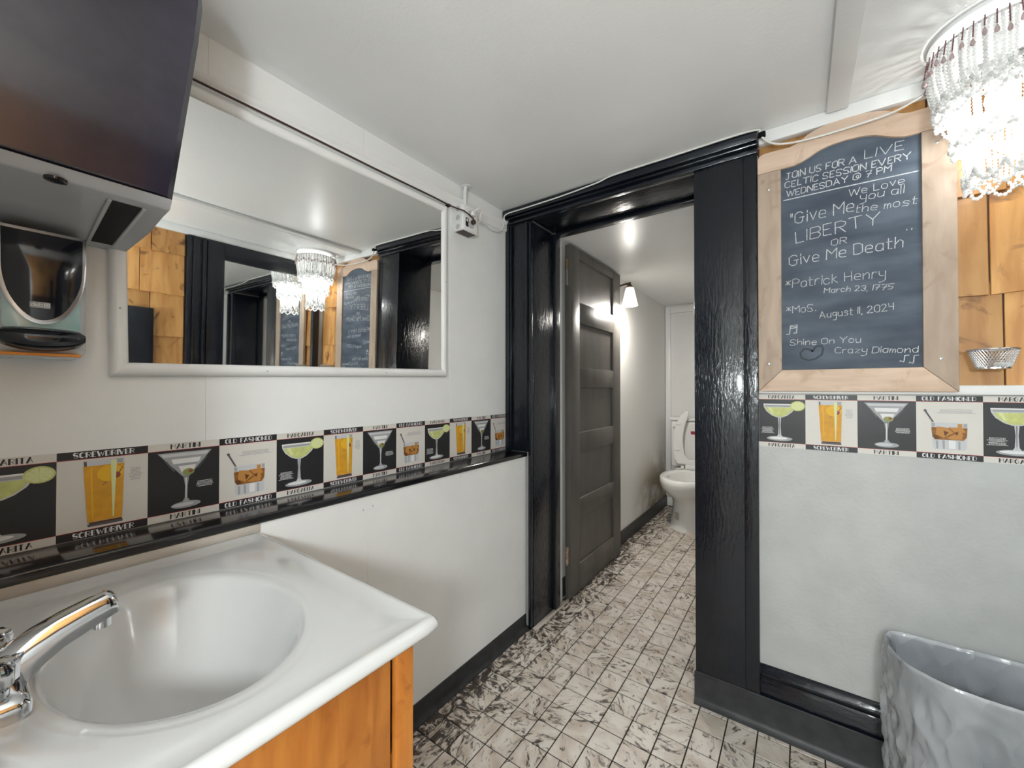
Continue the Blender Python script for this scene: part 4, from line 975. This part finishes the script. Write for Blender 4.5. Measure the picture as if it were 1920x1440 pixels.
# ------------------------------------------------------------------ waste bin with liner
WB = thing('waste_bin', 'dark grey waste bin with translucent liner under the chalkboard', 'bin', (.40, 1.545, 0))
rim = [(.215, 1.655), (.202, 1.61), (.203, 1.555), (.224, 1.493), (.262, 1.455), (.315, 1.432), (.41, 1.424), (.50, 1.435), (.56, 1.462), (.592, 1.51), (.600, 1.58), (.590, 1.645), (.56, 1.662), (.40, 1.664), (.25, 1.664)]
rim = [(p.x, p.y) for p in (smooth([(x, y, 0) for x, y in rim + rim[:1]], 5))[:-1]]
bcx, bcy = .40, 1.555
def rg(f, z, ins=0.0): return [(bcx + (x - bcx) * f, bcy + (y - bcy) * f, z) for x, y in rim]
g = G(); g.rings([rg(.80, .0), rg(.82, .02), rg(.985, .44), rg(1.0, .446), rg(1.0, .456), rg(.985, .456), rg(.975, .44), rg(.80, .022)], None, True, True)
rel(obj('bin_body', g, 'binin', None), WB)
from mathutils import noise
rim2 = [(p.x, p.y) for p in (smooth([(x, y, 0) for x, y in rim[::2] + rim[:1]], 5))[:-1]]
keys = [(.79, .06, .008, .004), (.82, .14, .014, .004), (.865, .24, .016, .004), (.91, .33, .014, .004), (.945, .40, .010, .003), (.966, .445, .004, .003), (.985, .463, .0015, .003), (1.003, .467, .001, .002), (1.022, .460, .002, .003), (1.028, .44, .004, .004),
        (1.028, .40, .007, .005), (1.022, .34, .009, .006), (1.012, .28, .010, .006), (1.0, .22, .011, .006), (.985, .15, .012, .008), (.965, .07, .012, .010)]
g = G(); R_ = []; NS = 4
for k in range((len(keys) - 1) * NS + 1):
    a_ = min(k // NS, len(keys) - 2); t = k / NS - a_
    f, z, am, za = [keys[a_][q] + (keys[a_ + 1][q] - keys[a_][q]) * t for q in range(4)]
    row = []
    for x, y in rim2:
        inner_ = k < 6 * NS
        p = Vector((x * 22, y * 22, z * (7 if inner_ else 14) + (7 if inner_ else 0) + x * 6))
        rd = 1 - 2 * abs(noise.noise(p)) ; rd2 = 1 - 2 * abs(noise.noise(p * 2.3 + Vector((3, 1, 5))))
        r_ = math.hypot(x - bcx, y - bcy)
        if inner_: ff = f - am * max(0.0, 1.35 - rd - .5 * rd2) / r_
        else: ff = f + am * max(0.0, rd + .7 * rd2 - .1) / r_
        row.append((min(bcx + (x - bcx) * ff, .616), min(bcy + (y - bcy) * ff, 1.677), z + za * noise.noise(p * .6)))
    R_.append(row)
g.rings(R_, None); ln_ = rel(obj('liner', g, 'liner', None, ang=180), WB)

# ------------------------------------------------------------------ toilet
TO = thing('toilet', 'white porcelain toilet with seat raised, partly hidden behind the black post', 'toilet', (-.80, 3.85, 0))
tx = -.800
def oval(cy, ax, ay, z, n=40, egg=0.0):
    out = []
    for i in range(n):
        a = 2 * PI * i / n; s_ = math.sin(a); out.append((tx + ax * math.cos(a) * (1 + egg * s_), cy + ay * s_, z))
    return out
g = G(); R_ = [oval(3.80, .158, .265, .0), oval(3.80, .150, .258, .02), oval(3.80, .138, .235, .12), oval(3.80, .132, .225, .20), oval(3.78, .135, .235, .255), oval(3.75, .175, .285, .30), oval(3.73, .210, .315, .35), oval(3.725, .222, .325, .40), oval(3.725, .220, .322, .432), oval(3.725, .210, .310, .440),
               oval(3.715, .160, .245, .438), oval(3.715, .150, .235, .425), oval(3.715, .140, .22, .36), oval(3.72, .10, .15, .27), oval(3.73, .05, .08, .235)]
g.rings(R_, None, True, True); rel(obj('bowl', g, 'porcelain', None, ang=60), TO)
g = G(); g.rings([oval(3.72, .118, .185, .305), oval(3.72, .11, .175, .306)], None, True, True); rel(obj('bowl_water', g, 'water', None), TO)
g = G(); g.box(tx - .17, tx + .17, 3.97, 4.20, .36, .442); rel(obj('bowl_deck', g, 'porcelain', None, .02, 3), TO)
g = G(); g.box(tx - .222, tx + .222, 4.045, 4.235, .443, .882); rel(obj('tank', g, 'porcelain', None, .02, 4), TO)
g = G(); g.box(tx - .230, tx + .230, 4.035, 4.242, .883, .916); rel(obj('tank_lid', g, 'porcelain', None, .010, 3), TO)
g = G(); g.tube([(tx - .19, 4.044, .82), (tx - .19, 4.030, .82), (tx - .13, 4.025, .815)], .007, 8); rel(obj('flush_lever', g, 'chrome', None), TO)
# raised open-front seat
SB, ST = Vector((0, 4.005, .462)), Vector((0, 4.018, .985))
def sp3(u, t, d):
    b0 = SB + (ST - SB) * t; return (tx + u, b0.y + d, b0.z)
outl = [(-.15, .04), (-.178, .14), (-.190, .30), (-.190, .46), (-.180, .62), (-.160, .77), (-.125, .90), (-.085, .985), (-.052, .995)]
inl = [(-.055, .13), (-.085, .22), (-.097, .33), (-.100, .46), (-.095, .60), (-.083, .72), (-.068, .82), (-.055, .90), (-.047, .945)]
def seat_ring():
    o1 = [(u, t) for u, t in outl]; i1 = [(u, t) for u, t in inl]
    O = o1[::-1] + [(-u, t) for u, t in o1]; I = i1[::-1] + [(-u, t) for u, t in i1]
    # left arm, bottom bridge, right arm as one strip
    g = G(); n = len(O); th = .018
    vs = [sp3(u, t, -th) for u, t in O] + [sp3(u, t, -th) for u, t in I] + [sp3(u, t, 0) for u, t in O] + [sp3(u, t, 0) for u, t in I]
    fs = []
    for i in range(n - 1): fs += [(i, i + 1, n + i + 1, n + i), (2 * n + i, 3 * n + i, 3 * n + i + 1, 2 * n + i + 1), (i, 2 * n + i, 2 * n + i + 1, i + 1), (n + i, n + i + 1, 3 * n + i + 1, 3 * n + i)]
    fs += [(0, n, 3 * n, 2 * n), (n - 1, 3 * n - 1, 4 * n - 1, 2 * n - 1)]
    g.add(vs, fs); return g
st = rel(obj('seat', seat_ring(), 'seat', None, .006, 3), TO)
for u, t in ((-.152, .30), (-.140, .76), (.152, .30), (.140, .76)):
    g = G(); c_ = sp3(u, t, -.018); g.lathe([(.020, 0), (.018, -.007), (.008, -.010)], c_, 14, axis='y', sx=.6, sy=1.3); rel(obj('seat_bumper', g, 'seat', None), TO)
g = G(); g.box(tx - .075, tx + .075, 3.965, 4.000, .443, .485); rel(obj('seat_hinge', g, 'seat', None, .008, 3), TO)
for sx in (-1, 1):
    g = G(); g.box(tx + sx * .100 - .014, tx + sx * .100 + .014, 3.965, 3.995, .4425, .470); rel(obj('hinge_post', g, 'seat', None, .006, 2), TO)
g = G(); g.box(tx - .040, tx + .0, 4.0435, 4.0448, .762, .792); rel(obj('warning_sticker', g, 'sticker', None), TO)
g = G(); pl_ = [(tx + (.144 - .05 * (z - .085)) * math.cos(math.radians(a)), 3.80 + (.246 - .13 * (z - .085)) * math.sin(math.radians(a)), z) for a, z in ((238, .145), (246, .145), (254, .145), (254, .085), (246, .085), (238, .085))]
g.add(pl_, [(0, 1, 4, 5), (1, 2, 3, 4)]); rel(obj('bolt_plate', g, 'tape', None), TO)

# ------------------------------------------------------------------ sconce in the toilet room
SN = thing('wall_sconce', 'bronze wall sconce with lit frosted glass shade above the toilet room door edge', 'lamp', (-1.122, 2.86, 1.95))
shx, shy = -1.000, 2.850
g = G(); g.tube([(-1.1215, 2.85, 1.94), (-1.05, 2.85, 1.95), (shx - .02, shy, 1.953), (shx + .006, shy, 1.953)], [.010, .009, .009, .012], 10); g.lathe([(.04, 0), (.038, .012), (.012, .016)], (-1.1215, 2.85, 1.94), 20, axis='x'); rel(obj('arm', g, 'bronze', None), SN)
g = G(); g.lathe([(.010, 1.950), (.020, 1.936), (.029, 1.928), (.029, 1.922)], (shx, shy, 0), 20); rel(obj('socket_cap', g, 'bronze', None), SN)
g = G(); g.lathe([(.027, 1.921), (.034, 1.895), (.045, 1.845), (.056, 1.793), (.053, 1.793), (.042, 1.85), (.026, 1.915)], (shx, shy, 0), 28, cap=False); rel(obj('shade', g, 'shade', None, ang=60), SN)
g = G(); g.lathe([(.006, .03), (.018, .015), (.02, 0), (.010, -.02)], (shx, shy, 1.86), 12); rel(obj('bulb', g, 'bulb', None, ang=180), SN)
point('sconce_light', (shx, shy, 1.815), SCONCE_W, .05, SN, (1, .95, .88))

# ------------------------------------------------------------------ fill lamp added out of view behind the camera to even the brightness
HL = thing('added_fill_lamp', 'round frosted fill lamp added out of view behind the camera', 'lamp', (0.28, -.56, HZ))
g = G(); g.lathe([(.05, 0), (.05, -.02), (.01, -.024)], (.28, -.56, HZ - .0005), 28); g.tube([(.28, -.56, HZ - .02), (.28, -.56, 1.485)], .003, 6); rel(obj('fill_lamp_cord', g, 'white', None), HL)
g = G(); g.lathe([(.02, .09), (.07, .065), (.095, .0), (.07, -.065), (.02, -.09)], (.28, -.56, 1.40), 28); rel(obj('fill_lamp_globe', g, 'globe', None, ang=60), HL)
point('added_fill_light', (.28, -.56, 1.40), FILL_W, .08, HL, (.91, .975, 1.0))
